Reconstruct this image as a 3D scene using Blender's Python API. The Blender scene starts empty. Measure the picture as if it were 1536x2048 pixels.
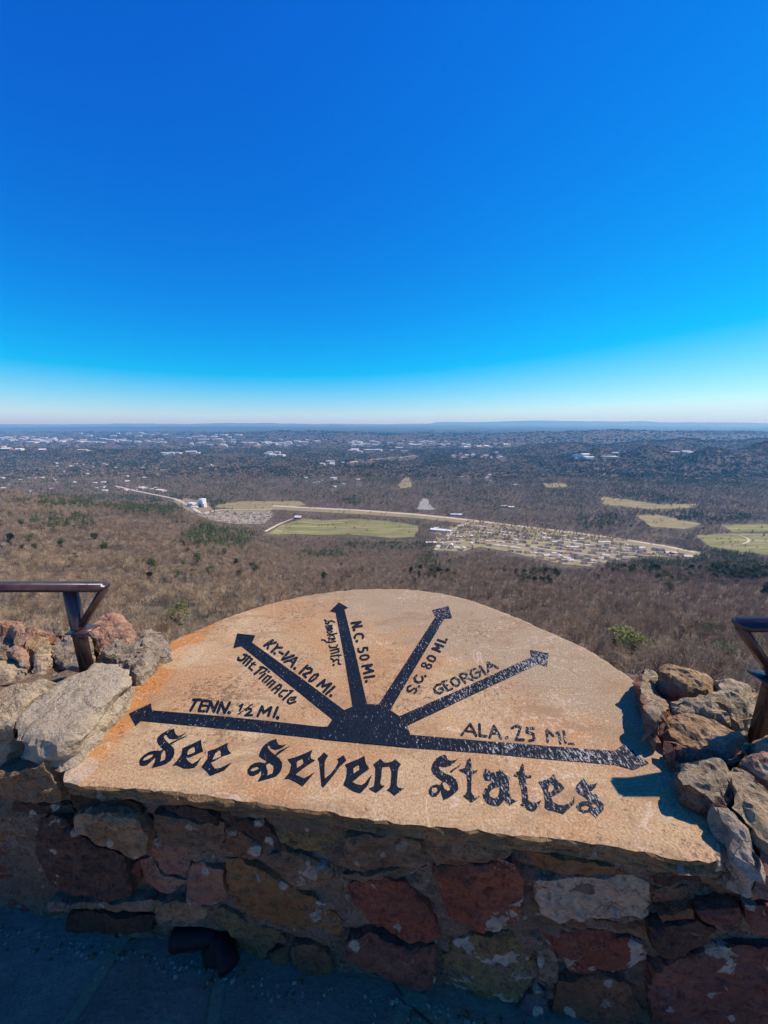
import bpy, bmesh, math, random
import numpy as np
from mathutils import Vector, noise
from mathutils.geometry import delaunay_2d_cdt

random.seed(7); RS = np.random.RandomState(11)
SC = bpy.context.scene
COL = SC.collection
# ------------------------------------------------------------------ camera
F, PITCH, H = 740.0, math.radians(13.4), 0.90      # focal length (px of the 1536x2048 photo), tilt, eye height above the tablet
CP, SP = math.cos(PITCH), math.sin(PITCH)
cam = bpy.data.objects.new("camera", bpy.data.cameras.new("camera"))
COL.objects.link(cam); SC.camera = cam
cam.data.sensor_fit = 'VERTICAL'; cam.data.sensor_height = 36; cam.data.sensor_width = 27
cam.data.lens = 36 * F / 2048
cam.location = (0, 0, 0); cam.rotation_euler = (math.radians(90) - PITCH, 0, 0)
cam.data.clip_start = 0.05; cam.data.clip_end = 250000
# ------------------------------------------------------------------ sky and sun
TOSUN = Vector((.352, .112, .440)).normalized()
SUN_EL = math.asin(TOSUN.z); SUN_AZ = math.atan2(TOSUN.x, TOSUN.y)
world = bpy.data.worlds.new("World"); SC.world = world; world.use_nodes = True
nt = world.node_tree
sky = nt.nodes.new('ShaderNodeTexSky'); sky.sky_type = 'NISHITA'; sky.sun_disc = False
sky.sun_elevation = SUN_EL; sky.sun_rotation = SUN_AZ
sky.altitude = 0; sky.air_density = 1.0; sky.dust_density = 0.0; sky.ozone_density = 6.0
bg = nt.nodes['Background']; bg.inputs['Strength'].default_value = 0.10
# the photograph's deep saturated blue: contrast of the clear sky's red and green raised, blue lifted
_sep = nt.nodes.new('ShaderNodeSeparateColor'); _cmb = nt.nodes.new('ShaderNodeCombineColor'); nt.links.new(sky.outputs[0], _sep.inputs[0])
def _wm(op, a, b):
    nd = nt.nodes.new('ShaderNodeMath'); nd.operation = op; nt.links.new(a, nd.inputs[0]); nd.inputs[1].default_value = b; return nd.outputs[0]
_B = _wm('MULTIPLY', _wm('POWER', _sep.outputs[2], .60), 3.02)
_G = _wm('MULTIPLY', _wm('POWER', _sep.outputs[1], 1.3), .65)
_R = _wm('MAXIMUM', _wm('MULTIPLY', _wm('SUBTRACT', _sep.outputs[0], 2.75), 1.6), .005)
def _mn(a, b, k):
    nd = nt.nodes.new('ShaderNodeMath'); nd.operation = 'MINIMUM'; nt.links.new(a, nd.inputs[0]); nt.links.new(_wm('MULTIPLY', b, k), nd.inputs[1]); return nd.outputs[0]
_G = _mn(_G, _B, .90); _R = _mn(_R, _G, .66)
for _i, _c in enumerate((_R, _G, _B)): nt.links.new(_c, _cmb.inputs[_i])
nt.links.new(_cmb.outputs[0], bg.inputs['Color'])
sl = bpy.data.lights.new("sun", 'SUN'); sl.energy = 5.0; sl.angle = math.radians(0.5); sl.color = (1.0, .90, .78)
so = bpy.data.objects.new("sun", sl); COL.objects.link(so)
so.rotation_euler = TOSUN.to_track_quat('Z', 'Y').to_euler(); so.location = (3, 1, 6)
SC.view_settings.view_transform = 'Standard'; SC.view_settings.look = 'None'
SC.view_settings.gamma = 1; SC.view_settings.exposure = 0.08
SC.cycles.max_bounces = 5; SC.cycles.volume_bounces = 1; SC.cycles.transparent_max_bounces = 8

# ------------------------------------------------------------------ helpers
def ray(px, py):
    x = (px - 768) / F; z = -(py - 1024) / F
    return (x, CP + z * SP, -SP + z * CP)
def on_z(px, py, z):
    r = ray(px, py); t = z / r[2]
    return Vector((r[0] * t, r[1] * t, z))
def on_plane(px, py, p0, n):
    r = Vector(ray(px, py)); return r * (p0.dot(n) / r.dot(n))
def project(x, y, z):
    d = y * CP - z * SP; u = y * SP + z * CP
    return 768 + F * x / d, 1024 - F * u / d
def fb(p, s=1.0, seed=0, octv=4):
    return noise.fractal(Vector((p[0] * s + seed * 7.3, p[1] * s - seed * 3.1, p[2] * s + seed * 1.7)), 0.7, 2.1, octv)

def tag(o, label=None, cat=None, group=None, kind=None):
    if label: o['label'] = label
    if cat: o['category'] = cat
    if group: o['group'] = group
    if kind: o['kind'] = kind
    return o
def empty(name, loc, label, cat, group=None):
    o = bpy.data.objects.new(name, None); COL.objects.link(o); o.location = loc; o.empty_display_size = .1
    return tag(o, label, cat, group)
def make_obj(name, verts, faces, mats, parent=None, base=None, smooth=False, fmat=None):
    if base is None: base = parent.location.copy() if parent and parent.parent is None else Vector((0, 0, 0))
    me = bpy.data.meshes.new(name)
    me.from_pydata([tuple(Vector(v) - base) for v in verts], [], faces)
    for m in (mats if isinstance(mats, (list, tuple)) else [mats]): me.materials.append(m)
    if fmat: me.polygons.foreach_set('material_index', fmat)
    if smooth: me.polygons.foreach_set('use_smooth', [True] * len(me.polygons))
    me.update()
    o = bpy.data.objects.new(name, me); COL.objects.link(o)
    if parent: o.parent = parent
    else: o.location = base
    return o
def np_mesh(name, V, Fc, mat, tint=None, smooth=False):
    """big mesh from numpy arrays, triangles or quads"""
    me = bpy.data.meshes.new(name); k = Fc.shape[1]
    me.vertices.add(len(V)); me.vertices.foreach_set('co', V.astype(np.float32).ravel())
    me.loops.add(Fc.size); me.loops.foreach_set('vertex_index', Fc.astype(np.int32).ravel())
    me.polygons.add(len(Fc)); me.polygons.foreach_set('loop_start', np.arange(0, Fc.size, k, dtype=np.int32))
    me.polygons.foreach_set('loop_total', np.full(len(Fc), k, dtype=np.int32))
    if smooth: me.polygons.foreach_set('use_smooth', np.ones(len(Fc), dtype=bool))
    me.update(calc_edges=True)
    if tint is not None:
        a = me.attributes.new('tint', 'FLOAT', 'FACE'); a.data.foreach_set('value', tint.astype(np.float32))
    for m in (mat if isinstance(mat, (list, tuple)) else [mat]): me.materials.append(m)
    o = bpy.data.objects.new(name, me); COL.objects.link(o); return o

class NT:
    def __init__(s, name):
        s.m = bpy.data.materials.new(name); s.m.use_nodes = True
        s.t = s.m.node_tree; s.b = s.t.nodes['Principled BSDF']; s.out = s.t.nodes['Material Output']
        s.b.inputs['Roughness'].default_value = .85; s.b.inputs['Specular IOR Level'].default_value = .3
    def n(s, typ, **kw):
        nd = s.t.nodes.new(typ)
        for k, v in kw.items():
            if k.startswith('i_'): nd.inputs[k[2:].replace('_', ' ')].default_value = v
            else: setattr(nd, k, v)
        return nd
    def l(s, a, b): s.t.links.new(a, b)
    def coord(s, scale=(1, 1, 1), rot=(0, 0, 0), loc=(0, 0, 0)):
        if not hasattr(s, 'tc'): s.tc = s.n('ShaderNodeTexCoord')
        mp = s.n('ShaderNodeMapping'); mp.inputs['Scale'].default_value = scale
        mp.inputs['Rotation'].default_value = rot; mp.inputs['Location'].default_value = loc
        s.l(s.tc.outputs['Object'], mp.inputs[0]); return mp.outputs[0]
    def noise(s, scale, detail=6, rough=.6, vec=None, dist=0.0):
        nd = s.n('ShaderNodeTexNoise'); nd.inputs['Scale'].default_value = scale; nd.inputs['Detail'].default_value = detail
        nd.inputs['Roughness'].default_value = rough; nd.inputs['Distortion'].default_value = dist
        s.l(vec if vec is not None else s.coord(), nd.inputs['Vector']); return nd.outputs[0]
    def voro(s, scale, vec=None, feature='F1', rnd=1.0):
        nd = s.n('ShaderNodeTexVoronoi'); nd.feature = feature; nd.inputs['Scale'].default_value = scale
        nd.inputs['Randomness'].default_value = rnd
        s.l(vec if vec is not None else s.coord(), nd.inputs['Vector']); return nd
    def ramp(s, fac, stops, interp='LINEAR'):
        nd = s.n('ShaderNodeValToRGB'); cr = nd.color_ramp; cr.interpolation = interp
        while len(cr.elements) < len(stops): cr.elements.new(.5)
        for e, (p, c) in zip(cr.elements, stops):
            e.position = p; e.color = (c, c, c, 1) if isinstance(c, (int, float)) else (*c, 1)
        s.l(fac, nd.inputs[0]); return nd.outputs[0]
    def mix(s, fac, a, b, mode='MIX'):
        nd = s.n('ShaderNodeMixRGB'); nd.blend_type = mode
        for i, v in ((0, fac), (1, a), (2, b)):
            if isinstance(v, (int, float)): nd.inputs[i].default_value = v
            elif isinstance(v, tuple): nd.inputs[i].default_value = (*v, 1)
            else: s.l(v, nd.inputs[i])
        return nd.outputs[0]
    def math(s, op, a, b=0.0):
        nd = s.n('ShaderNodeMath'); nd.operation = op
        for i, v in ((0, a), (1, b)):
            if isinstance(v, (int, float)): nd.inputs[i].default_value = v
            else: s.l(v, nd.inputs[i])
        return nd.outputs[0]
    def bump(s, h, strength=.5, dist=.01, prev=None):
        nd = s.n('ShaderNodeBump'); nd.inputs['Strength'].default_value = strength; nd.inputs['Distance'].default_value = dist
        s.l(h, nd.inputs['Height'])
        if prev is not None: s.l(prev, nd.inputs['Normal'])
        return nd.outputs[0]
    def done(s, color=None, normal=None, rough=None):
        if color is not None:
            if isinstance(color, tuple): s.b.inputs['Base Color'].default_value = (*color, 1)
            else: s.l(color, s.b.inputs['Base Color'])
        if normal is not None: s.l(normal, s.b.inputs['Normal'])
        if rough is not None:
            if isinstance(rough, (int, float)): s.b.inputs['Roughness'].default_value = rough
            else: s.l(rough, s.b.inputs['Roughness'])
        return s.m

def stone_mat(name, c1, c2, c3, seed=0, lichen=0.0, licol=(.58, .47, .33), strata=0.0, scale=1.0, cracks=.35, pit=1.0):
    m = NT(name); off = (seed * 1.37, seed * -2.1, seed * .73)
    v = m.coord(loc=off); vs = m.coord(scale=(1, 1, 6), rot=(.12, .2, 0), loc=off)
    n1 = m.noise(5 * scale, 8, .65, v, .6); n2 = m.noise(22 * scale, 8, .7, v); n3 = m.noise(110 * scale, 5, .7, v)
    col = m.mix(m.ramp(n1, [(.34, 0.0), (.62, 1.0)]), c1, c2)
    col = m.mix(m.ramp(n2, [(.48, 0.0), (.66, .85)]), col, c3)
    if strata:
        ns = m.noise(9 * scale, 8, .7, vs, .4)
        col = m.mix(m.ramp(ns, [(.38, strata), (.5, 0.0)]), col, tuple(x * .38 for x in c1))
    col = m.mix(m.ramp(n3, [(.3, .62), (.52, 0.0)]), col, tuple(x * .35 for x in c1))
    col = m.mix(m.ramp(n3, [(.6, 0.0), (.78, .5)]), col, tuple(min(.75, x * 1.7 + .05) for x in c2))
    pits = m.noise(48 * scale, 6, .75, v, .3); col = m.mix(m.ramp(pits, [(.36, .8 * pit), (.47, 0.0)]), col, tuple(x * .22 for x in c1)); nlg = m.noise(2.2 * scale, 3, .5, v); col = m.mix(m.ramp(nlg, [(.4, .45 * pit), (.6, 0.0)]), col, tuple(x * .4 for x in c2))  # shade of pits and hollows painted in as dark colour, without relief
    nc = m.noise(4 * scale, 6, .62, v, .6)
    crack = m.ramp(m.math('ABSOLUTE', m.math('SUBTRACT', nc, .5)), [(.0, 1.0), (.008, 0.0)])
    col = m.mix(m.math('MULTIPLY', crack, cracks), col, (.012, .010, .008))
    h = m.math('ADD', m.math('MULTIPLY', n2, 1.2), m.math('MULTIPLY', n3, .55))
    h = m.math('SUBTRACT', h, m.math('MULTIPLY', crack, cracks * .6))
    if strata: h = m.math('ADD', h, m.math('MULTIPLY', ns, .9))
    if lichen is not None and not strata > .95:
        vs2 = m.voro(15 * scale, v); vsep = m.n('ShaderNodeSeparateColor'); m.l(vs2.outputs['Color'], vsep.inputs[0])
        dd = m.math('ADD', vs2.outputs['Distance'], m.math('MULTIPLY', m.math('SUBTRACT', n2, .5), .55))
        sp = m.math('MULTIPLY', m.ramp(dd, [(.20, 1.0), (.24, 0.0)]), m.ramp(vsep.outputs[0], [(.70 - .25 * lichen, 0.0), (.71 - .25 * lichen, 1.0)]))
        col = m.mix(sp, col, m.mix(m.ramp(n3, [(.4, 0.0), (.6, 1.0)]), licol, tuple(x * .6 for x in licol))); h = m.math('ADD', h, m.math('MULTIPLY', sp, .3))
    if lichen:
        ve = m.n('ShaderNodeVectorMath', operation='ADD'); nn = m.n('ShaderNodeTexNoise'); nn.inputs['Scale'].default_value = 30
        m.l(v, nn.inputs['Vector']); sc = m.n('ShaderNodeVectorMath', operation='SCALE'); sc.inputs['Scale'].default_value = .05
        m.l(nn.outputs['Color'], sc.inputs[0]); m.l(v, ve.inputs[0]); m.l(sc.outputs[0], ve.inputs[1])
        nl = m.noise(10, 5, .6, ve.outputs[0])
        t = .74 - .34 * lichen
        mask = m.ramp(nl, [(t, 0.0), (t + .018, 1.0)])
        lc = m.mix(m.ramp(n2, [(.4, 0.0), (.65, 1.0)]), licol, tuple(x * .55 for x in licol))
        col = m.mix(mask, col, lc); h = m.math('ADD', h, m.math('MULTIPLY', mask, .35))
    return m.done(col, m.bump(h, 1.0, .020), .9)

# ------------------------------------------------------------------ generic rock / slab builder
def pip(P, poly):
    """points (n,2) in polygon (m,2)"""
    P = np.asarray(P); poly = np.asarray(poly); x, y = P[:, 0], P[:, 1]; ins = np.zeros(len(P), bool)
    j = len(poly) - 1
    for i in range(len(poly)):
        xi, yi = poly[i]; xj, yj = poly[j]
        c = ((yi > y) != (yj > y))
        with np.errstate(divide='ignore', invalid='ignore'):
            ins ^= c & (x < (xj - xi) * (y - yi) / (yj - yi + 1e-30) + xi)
        j = i
    return ins
def seg_dist(P, poly):
    P = np.asarray(P); d = np.full(len(P), 1e9); poly = np.asarray(poly)
    for i in range(len(poly)):
        a = poly[i]; b = poly[(i + 1) % len(poly)]; ab = b - a; L = max(1e-12, (ab ** 2).sum())
        t = np.clip(((P - a) @ ab) / L, 0, 1); d = np.minimum(d, np.linalg.norm(P - a - t[:, None] * ab, axis=1))
    return d
def smooth_poly(p, it=1):
    for _ in range(it):
        q = []
        for i in range(len(p)):
            a, b = p[i], p[(i + 1) % len(p)]
            q += [a * .75 + b * .25, a * .25 + b * .75]
        p = q
    return p
def rock(name, outline, p0, n, thick, mat, parent=None, seed=0, res=.012, rough=.006, dome=.0, bevel=.02,
         jag=.004, rings=5, side_rough=.008, drop=None, flare=0.0, smooth=1, facets=0, fslope=.55, steps=0.0, base=None, flat=False, side_mat=None, shade_smooth=True, ribs=0.0):
    """outline: photo pixels cast onto the plane (p0,n), or 3D points; the body hangs from it along `drop`."""
    n = Vector(n).normalized(); p0 = Vector(p0); drop = Vector(drop) if drop else -n
    pts3 = [q if isinstance(q, Vector) else on_plane(q[0], q[1], p0, n) for q in outline]
    e1 = n.orthogonal().normalized(); e2 = n.cross(e1)
    c = sum(pts3, Vector()) / len(pts3)
    p2 = [np.array(((q - c).dot(e1), (q - c).dot(e2))) for q in pts3]
    p2 = smooth_poly(p2, smooth)
    area = sum(a[0] * b[1] - b[0] * a[1] for a, b in zip(p2, p2[1:] + p2[:1]))
    if area < 0: p2.reverse()
    out = []
    for i in range(len(p2)):
        a, b = p2[i], p2[(i + 1) % len(p2)]; L = np.linalg.norm(b - a); k = max(1, int(L / res))
        for j in range(k):
            out.append(a + (b - a) * j / k)
    w = lambda q: c + e1 * q[0] + e2 * q[1]
    m = len(out); nor = []
    for i in range(m):
        t = out[(i + 1) % m] - out[i - 1]; t = t / (np.linalg.norm(t) + 1e-9); nor.append(np.array((t[1], -t[0])))
    o0 = [q + nr * (jag * 2 * fb(w(q), 30, seed, 3)) for q, nr in zip(out, nor)]
    P = np.array(o0); lo = P.min(0); hi = P.max(0)
    gx, gy = np.meshgrid(np.arange(lo[0], hi[0], res), np.arange(lo[1], hi[1], res))
    G = np.stack([gx.ravel(), gy.ravel()], 1) + RS.uniform(-.3, .3, (gx.size, 2)) * res
    G = G[pip(G, P)]; G = G[seg_dist(G, P) > res * .55] if len(G) else G
    allp = [Vector(q) for q in P] + [Vector(q) for q in G]
    r = delaunay_2d_cdt(allp, [(i, (i + 1) % m) for i in range(m)], [], 0, 1e-7)
    vs, tris = r[0], r[2]; V2 = np.array([tuple(v) for v in vs])
    cen = np.array([V2[list(t)].mean(0) for t in tris]); keep = pip(cen, P)
    tris = [t for t, k in zip(tris, keep) if k]
    D = seg_dist(V2, P); verts = []; rf = random.Random(seed * 31 + 5); ctr = P.mean(0); FC = []
    for _ in range(facets):
        an = rf.uniform(0, 6.283); dv = np.array((math.cos(an), math.sin(an))); sup = ((P - ctr) @ dv).max(); FC.append((dv, sup * rf.uniform(.25, .85), rf.uniform(.3, 1) * fslope))
    for q, d in zip(V2, D):
        s = min(1, d / bevel); edge = -(bevel * .45) * (1 - s) ** 2
        p = w(q); hgt = edge + dome * (1 - (1 - min(1, d / .12)) ** 2)
        for (dv, o_, sl_) in FC: hgt -= max(0, float((q - ctr) @ dv) - o_) * sl_
        if not flat:
            if steps: tt = fb(p, 7, seed + 20, 3) * 3.6; hgt += steps * (round(tt) + max(-.5, min(.5, (tt - round(tt)) * 1.0)) * .25) * .55
            p_ = p * 16; vc = noise.voronoi(Vector((p_.x + seed, p_.y, p_.z * 1.5)))[0]; hgt += rough * 1.1 * (vc[1] - vc[0] - .35)
            hgt += rough * (fb(p, 9, seed, 4) + .5 * fb(p, 40, seed + 3, 3)) * (.35 + .65 * s)
            if ribs: hgt += ribs * fb((p.x * 8, p.y * 8 + p.x * 30, p.z * 8), 1, seed + 9, 3)
        verts.append(p + n * hgt)
    faces = []
    for t in tris:
        a, b, cc = (V2[i] for i in t)
        faces.append(tuple(t) if (b - a)[0] * (cc - a)[1] - (b - a)[1] * (cc - a)[0] > 0 else tuple(reversed(t)))
    ntop = len(faces)
    # boundary ids = first m input points (mapped)
    orig = {}
    for vi, src in enumerate(r[3]):
        for s_ in src: orig[s_] = vi
    prev = [orig.get(i, i) for i in range(m)]
    for k in range(1, rings + 1):
        f = k / rings; cur = []
        for i in range(m):
            q = out[i]; pw = w(q) + drop * (thick * f)
            o_ = side_rough * (1.6 * noise.fractal(Vector((pw.x * 6, pw.y * 6, pw.z * 60 + seed)), .6, 2, 3) + .6 * fb(pw, 25, seed, 3))
            o_ += flare * f - (bevel * .4 * f * f)
            cur.append(len(verts)); verts.append(w(q + nor[i] * o_) + drop * (thick * f))
        for i in range(m):
            j = (i + 1) % m; faces.append((prev[i], cur[i], cur[j], prev[j]))
        prev = cur
    faces.append(tuple(reversed(prev)))
    mats = [mat] + ([side_mat] if side_mat else [])
    fm = [0] * ntop + [1 if side_mat else 0] * (len(faces) - ntop)
    b0 = base if base is not None else (None if parent else sum(pts3, Vector()) / len(pts3) + drop * thick)
    return make_obj(name, verts, faces, mats, parent, b0, shade_smooth, fm)

# ------------------------------------------------------------------ terrain shape
def vhash(ix, iy, s):
    h = (ix.astype(np.int64) * 374761393 + iy.astype(np.int64) * 668265263 + s * 1442695041) & 0x7fffffff
    h = (h ^ (h >> 13)) * 1274126177 & 0x7fffffff
    return ((h ^ (h >> 16)) & 0xffff) / 65535.0
def vn(x, y, s=0):
    x = np.asarray(x, float); y = np.asarray(y, float); ix = np.floor(x); iy = np.floor(y); fx = x - ix; fy = y - iy
    fx = fx * fx * (3 - 2 * fx); fy = fy * fy * (3 - 2 * fy)
    a = vhash(ix, iy, s); b = vhash(ix + 1, iy, s); c = vhash(ix, iy + 1, s); d = vhash(ix + 1, iy + 1, s)
    return (a * (1 - fx) + b * fx) * (1 - fy) + (c * (1 - fx) + d * fx) * fy
def vfb(x, y, s=0, o=4):
    t = 0; a = .5
    for i in range(o): t = t + a * (vn(x, y, s + i) - .5); x = x * 2.03 + 11; y = y * 2.03 + 5; a *= .5
    return t
PY = [0, 2, 4, 10, 40, 75, 100, 150, 250, 350, 500, 700, 900, 1050, 1300, 3e5]
PZ = [-1.9, -1.95, -9, -24, -46, -62, -76, -103, -147, -178, -220, -272, -312, -329, -331, -331]
SY = [0, 75, 100, 207, 414, 620, 900, 1050, 1300, 1500, 3e5]
SZ = [0, 3, 8, 26, 55, 97, 150, 132, 40, 0, 0]
SU = [-3, -1.05, -.75, -.51, -.4, -.28, 3]; SG = [1.15, 1, .78, .52, .27, 0, 0]
HILLS = [  # u centre, distance, half-width u, half-depth, height
    (.56, 3000, .07, 300, 120), (.72, 3100, .08, 330, 165), (.88, 2850, .07, 300, 150), (1.02, 3050, .08, 330, 165), (1.25, 2900, .15, 400, 150), (.45, 4300, .12, 350, 110), (.75, 4500, .2, 380, 130), (1.1, 4600, .2, 380, 140),
    (-.05, 2900, .11, 260, 45), (-.28, 2600, .14, 250, 40), (-.62, 3700, .28, 330, 75), (-1.0, 3900, .25, 300, 70), (.3, 3300, .2, 300, 30),
    (.15, 7600, .5, 700, 130), (.62, 6900, .28, 700, 175), (.9, 8200, .25, 800, 170), (1.2, 7000, .3, 700, 150), (-.25, 8600, .35, 700, 150),
    (-.75, 11000, .5, 1200, 110), (.45, 15000, 1.5, 1500, 150), (-.6, 17000, .8, 1500, 195), (.1, 23000, 2.0, 1800, 225), (-.35, 33000, .35, 2500, 330), (-.95, 34000, .45, 2500, 300),
    (.2, 36000, .5, 2500, 295), (.75, 35000, .35, 2500, 300), (1.15, 36000, .3, 2500, 290), (.48, 37000, .3, 2500, 280)]
def terr(x, y):
    x = np.asarray(x, float); y = np.asarray(y, float); ys = np.maximum(y, 1)
    u = x / ys
    z = np.interp(y, PY, PZ) + np.interp(u, SU, SG) * np.interp(y, SY, SZ)
    amp = np.interp(y, [0, 60, 300, 900, 1100, 1700, 2600, 9000], [0, 3, 14, 8, 0, 0, 22, 30])
    z = z + amp * vfb(x / 130 + 3, y / 130, 5, 3) * 1.6
    z = z + np.interp(y, [0, 1700, 3000, 40000], [0, 0, 34, 60]) * vfb(x / 900, y / 900, 21, 4)
    for (u0, y0, su, sy, h) in HILLS:
        g = h * np.exp(-((u - u0) / su) ** 2 - ((y - y0) / sy) ** 2)
        z = z + g * (1 + .5 * vfb(x / (sy * .8), y / (sy * .8), 31, 3))
    return z
_ts = np.concatenate([np.geomspace(30, 2500, 1400), np.geomspace(2505, 90000, 1400)])
def hit(px, py):
    r = ray(px, py); s = _ts / r[1]
    d = terr(r[0] * s, r[1] * s) - r[2] * s
    k = int(np.argmax(d > 0)) if (d > 0).any() else len(s) - 1
    if k > 0 and d[k] > 0:
        a, b = s[k - 1], s[k]; t = d[k - 1] / (d[k - 1] - d[k]); sk = a + (b - a) * t
    else: sk = s[k]
    x, y = r[0] * sk, r[1] * sk
    return Vector((x, y, float(terr(x, y))))

# pixel mask of clearings (fields, roads, settlements): where the valley woods leave open ground
MASK = np.zeros((2048, 1536), bool)
_gy, _gx = np.mgrid[800:1250, 0:1536]; _G = np.stack([_gx.ravel(), _gy.ravel()], 1)
def clear_poly(poly):
    MASK[800:1250][pip(_G, poly).reshape(_gx.shape)] = True
def clear_line(pts, w):
    d = np.full(len(_G), 1e9); P = np.array(pts, float)
    for a, b in zip(P[:-1], P[1:]):
        ab = b - a; t = np.clip(((_G - a) @ ab) / (ab @ ab), 0, 1); d = np.minimum(d, np.linalg.norm(_G - a - t[:, None] * ab, axis=1))
    MASK[800:1250][(d < w).reshape(_gx.shape)] = True

FIELDS = {
 'green_field': ([(533, 1069), (560, 1052), (608, 1037), (650, 1041), (700, 1038), (780, 1042), (838, 1052), (830, 1074), (780, 1076), (700, 1069), (640, 1070), (580, 1068)], 'field_a'),
 'brown_field': ([(440, 1008), (480, 1003), (600, 1002), (612, 1010), (560, 1017), (470, 1018), (430, 1014)], 'field_b'),
 'bright_green_field': ([(1392, 1071), (1450, 1067), (1640, 1069), (1640, 1116), (1530, 1109), (1480, 1103), (1420, 1093)], 'field_a'),
 'tan_field': ([(1272, 1030), (1310, 1029), (1360, 1039), (1405, 1048), (1370, 1058), (1300, 1053)], 'field_b'),
 'dry_field': ([(1200, 993), (1250, 999), (1320, 1009), (1395, 1008), (1385, 1016), (1300, 1018), (1205, 1009)], 'field_b'),
 'pasture': ([(1440, 1050), (1600, 1047), (1600, 1062), (1465, 1064)], 'field_a'),
 'clearing': ([(796, 970), (808, 954), (818, 953), (824, 974), (803, 977)], 'field_b'),
 'fallow_field': ([(1085, 968), (1110, 965), (1136, 967), (1138, 974), (1092, 975)], 'field_b'),
 'residential_ground': ([(866, 1100), (874, 1078), (868, 1054), (905, 1052), (945, 1040), (1000, 1047), (1100, 1058), (1250, 1078), (1350, 1094), (1392, 1108), (1380, 1116), (1290, 1112), (1215, 1124), (1190, 1134), (1120, 1128), (1060, 1114), (1000, 1100), (955, 1094), (925, 1104)], 'yard'),
 'pond': ([(832, 1019), (841, 1004), (846, 997), (856, 998), (860, 1008), (872, 1020)], 'water'),
 'salvage_lot': ([(392, 1030), (420, 1020), (540, 1018), (548, 1030), (528, 1048), (470, 1048), (430, 1042)], 'lot'),
 'industrial_yard': ([(345, 1002), (372, 996), (420, 1006), (425, 1022), (385, 1026), (365, 1016)], 'lot'),
}
for _p, _ in FIELDS.values(): clear_poly(_p)
HWY = [(545, 1012), (640, 1017), (720, 1021), (830, 1029), (900, 1036), (960, 1043), (1040, 1053), (1150, 1066), (1250, 1080), (1330, 1093), (1395, 1106)]
def hwy_y(x): return float(np.interp(x, [p[0] for p in HWY], [p[1] for p in HWY]))
clear_line([(p[0], p[1] + 2) for p in HWY], 5)
ROADS = [  # name, px polyline, half width m
 ('highway', HWY, 10, 'concrete'),
 ('access_road', [(868, 1100), (893, 1078), (912, 1056), (935, 1046), (955, 1041)], 6, 'concrete'),
 ('street', [(930, 1062), (1000, 1068), (1100, 1080), (1200, 1094), (1300, 1106), (1370, 1112)], 4, 'concrete'),
 ('street', [(885, 1086), (960, 1080), (1040, 1090), (1120, 1104), (1220, 1116)], 4, 'concrete'),
 ('street', [(1060, 1112), (1120, 1120), (1185, 1127)], 4, 'concrete'),
 ('farm_track', [(596, 1034), (560, 1048), (530, 1064)], 3.5, 'concrete'),
 ('plant_road', [(230, 972), (270, 982), (310, 990), (350, 998), (380, 1012), (402, 1028), (440, 1020), (545, 1019)], 7, 'concrete'),
 ('field_track', [(1478, 1072), (1490, 1075), (1499, 1080), (1497, 1086), (1484, 1089)], 3, 'concrete'),
 ('field_track', [(604, 1046), (640, 1048), (690, 1046)], 2.5, 'concrete'),
 ('valley_road', [(700, 925), (760, 918), (830, 912)], 9, 'concrete'),
]
for _n, _p, _w, _m in ROADS: clear_line(_p, 3.0)

TOWN = [(0, 115, 873, 883, 22, (60, 150), 'a'), (60, 330, 879, 886, 40, (60, 170), 'a'), (160, 340, 866, 873, 12, (60, 160), 'a'), (330, 480, 869, 881, 18, (60, 170), 'a'), (370, 600, 885, 894, 30, (40, 110), 'a'),
        (520, 640, 880, 888, 12, (50, 120), 'a'), (325, 420, 905, 911, 6, (60, 130), 'a'), (535, 592, 905, 912, 6, (40, 80), 'a'), (640, 690, 924, 932, 7, (25, 50), 'a'), (700, 900, 882, 892, 44, (40, 110), 'a'), (700, 810, 897, 905, 12, (40, 110), 'a'),
        (900, 1020, 889, 896, 12, (30, 70), 'b'), (905, 1020, 905, 918, 16, (18, 36), 'b'), (1140, 1230, 904, 918, 9, (40, 110), 'a'), (1325, 1400, 902, 908, 5, (60, 110), 'a'), (0, 330, 925, 985, 62, (11, 22), 'b'), (600, 720, 955, 975, 14, (10, 22), 'b'),
        (400, 440, 928, 940, 4, (14, 25), 'b'), (925, 985, 950, 965, 7, (11, 18), 'b'), (0, 120, 893, 902, 8, (30, 70), 'b')]
_tr = random.Random(9); TB = []
for (x0, x1, y0, y1, n, wr, kd) in TOWN:
    for _ in range(n):
        px, py = _tr.uniform(x0, x1), _tr.uniform(y0, y1)
        w = _tr.uniform(*wr) * (1.05 if kd == 'b' else .9); TB.append((px, py, w, kd, _tr.randint(0, 2), _tr.uniform(-.4, .4), _tr.uniform(.7, 1.4), _tr.uniform(.7, 1.3) if kd == 'a' else .8))
        hw = max(2, F * w / max(1500., hit(px, py).y) / 2 + 1)
        MASK[max(0, int(py - (3 if kd == 'b' else 2))):int(py + 2), max(0, int(px - hw)):int(px + hw)] = True
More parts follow.
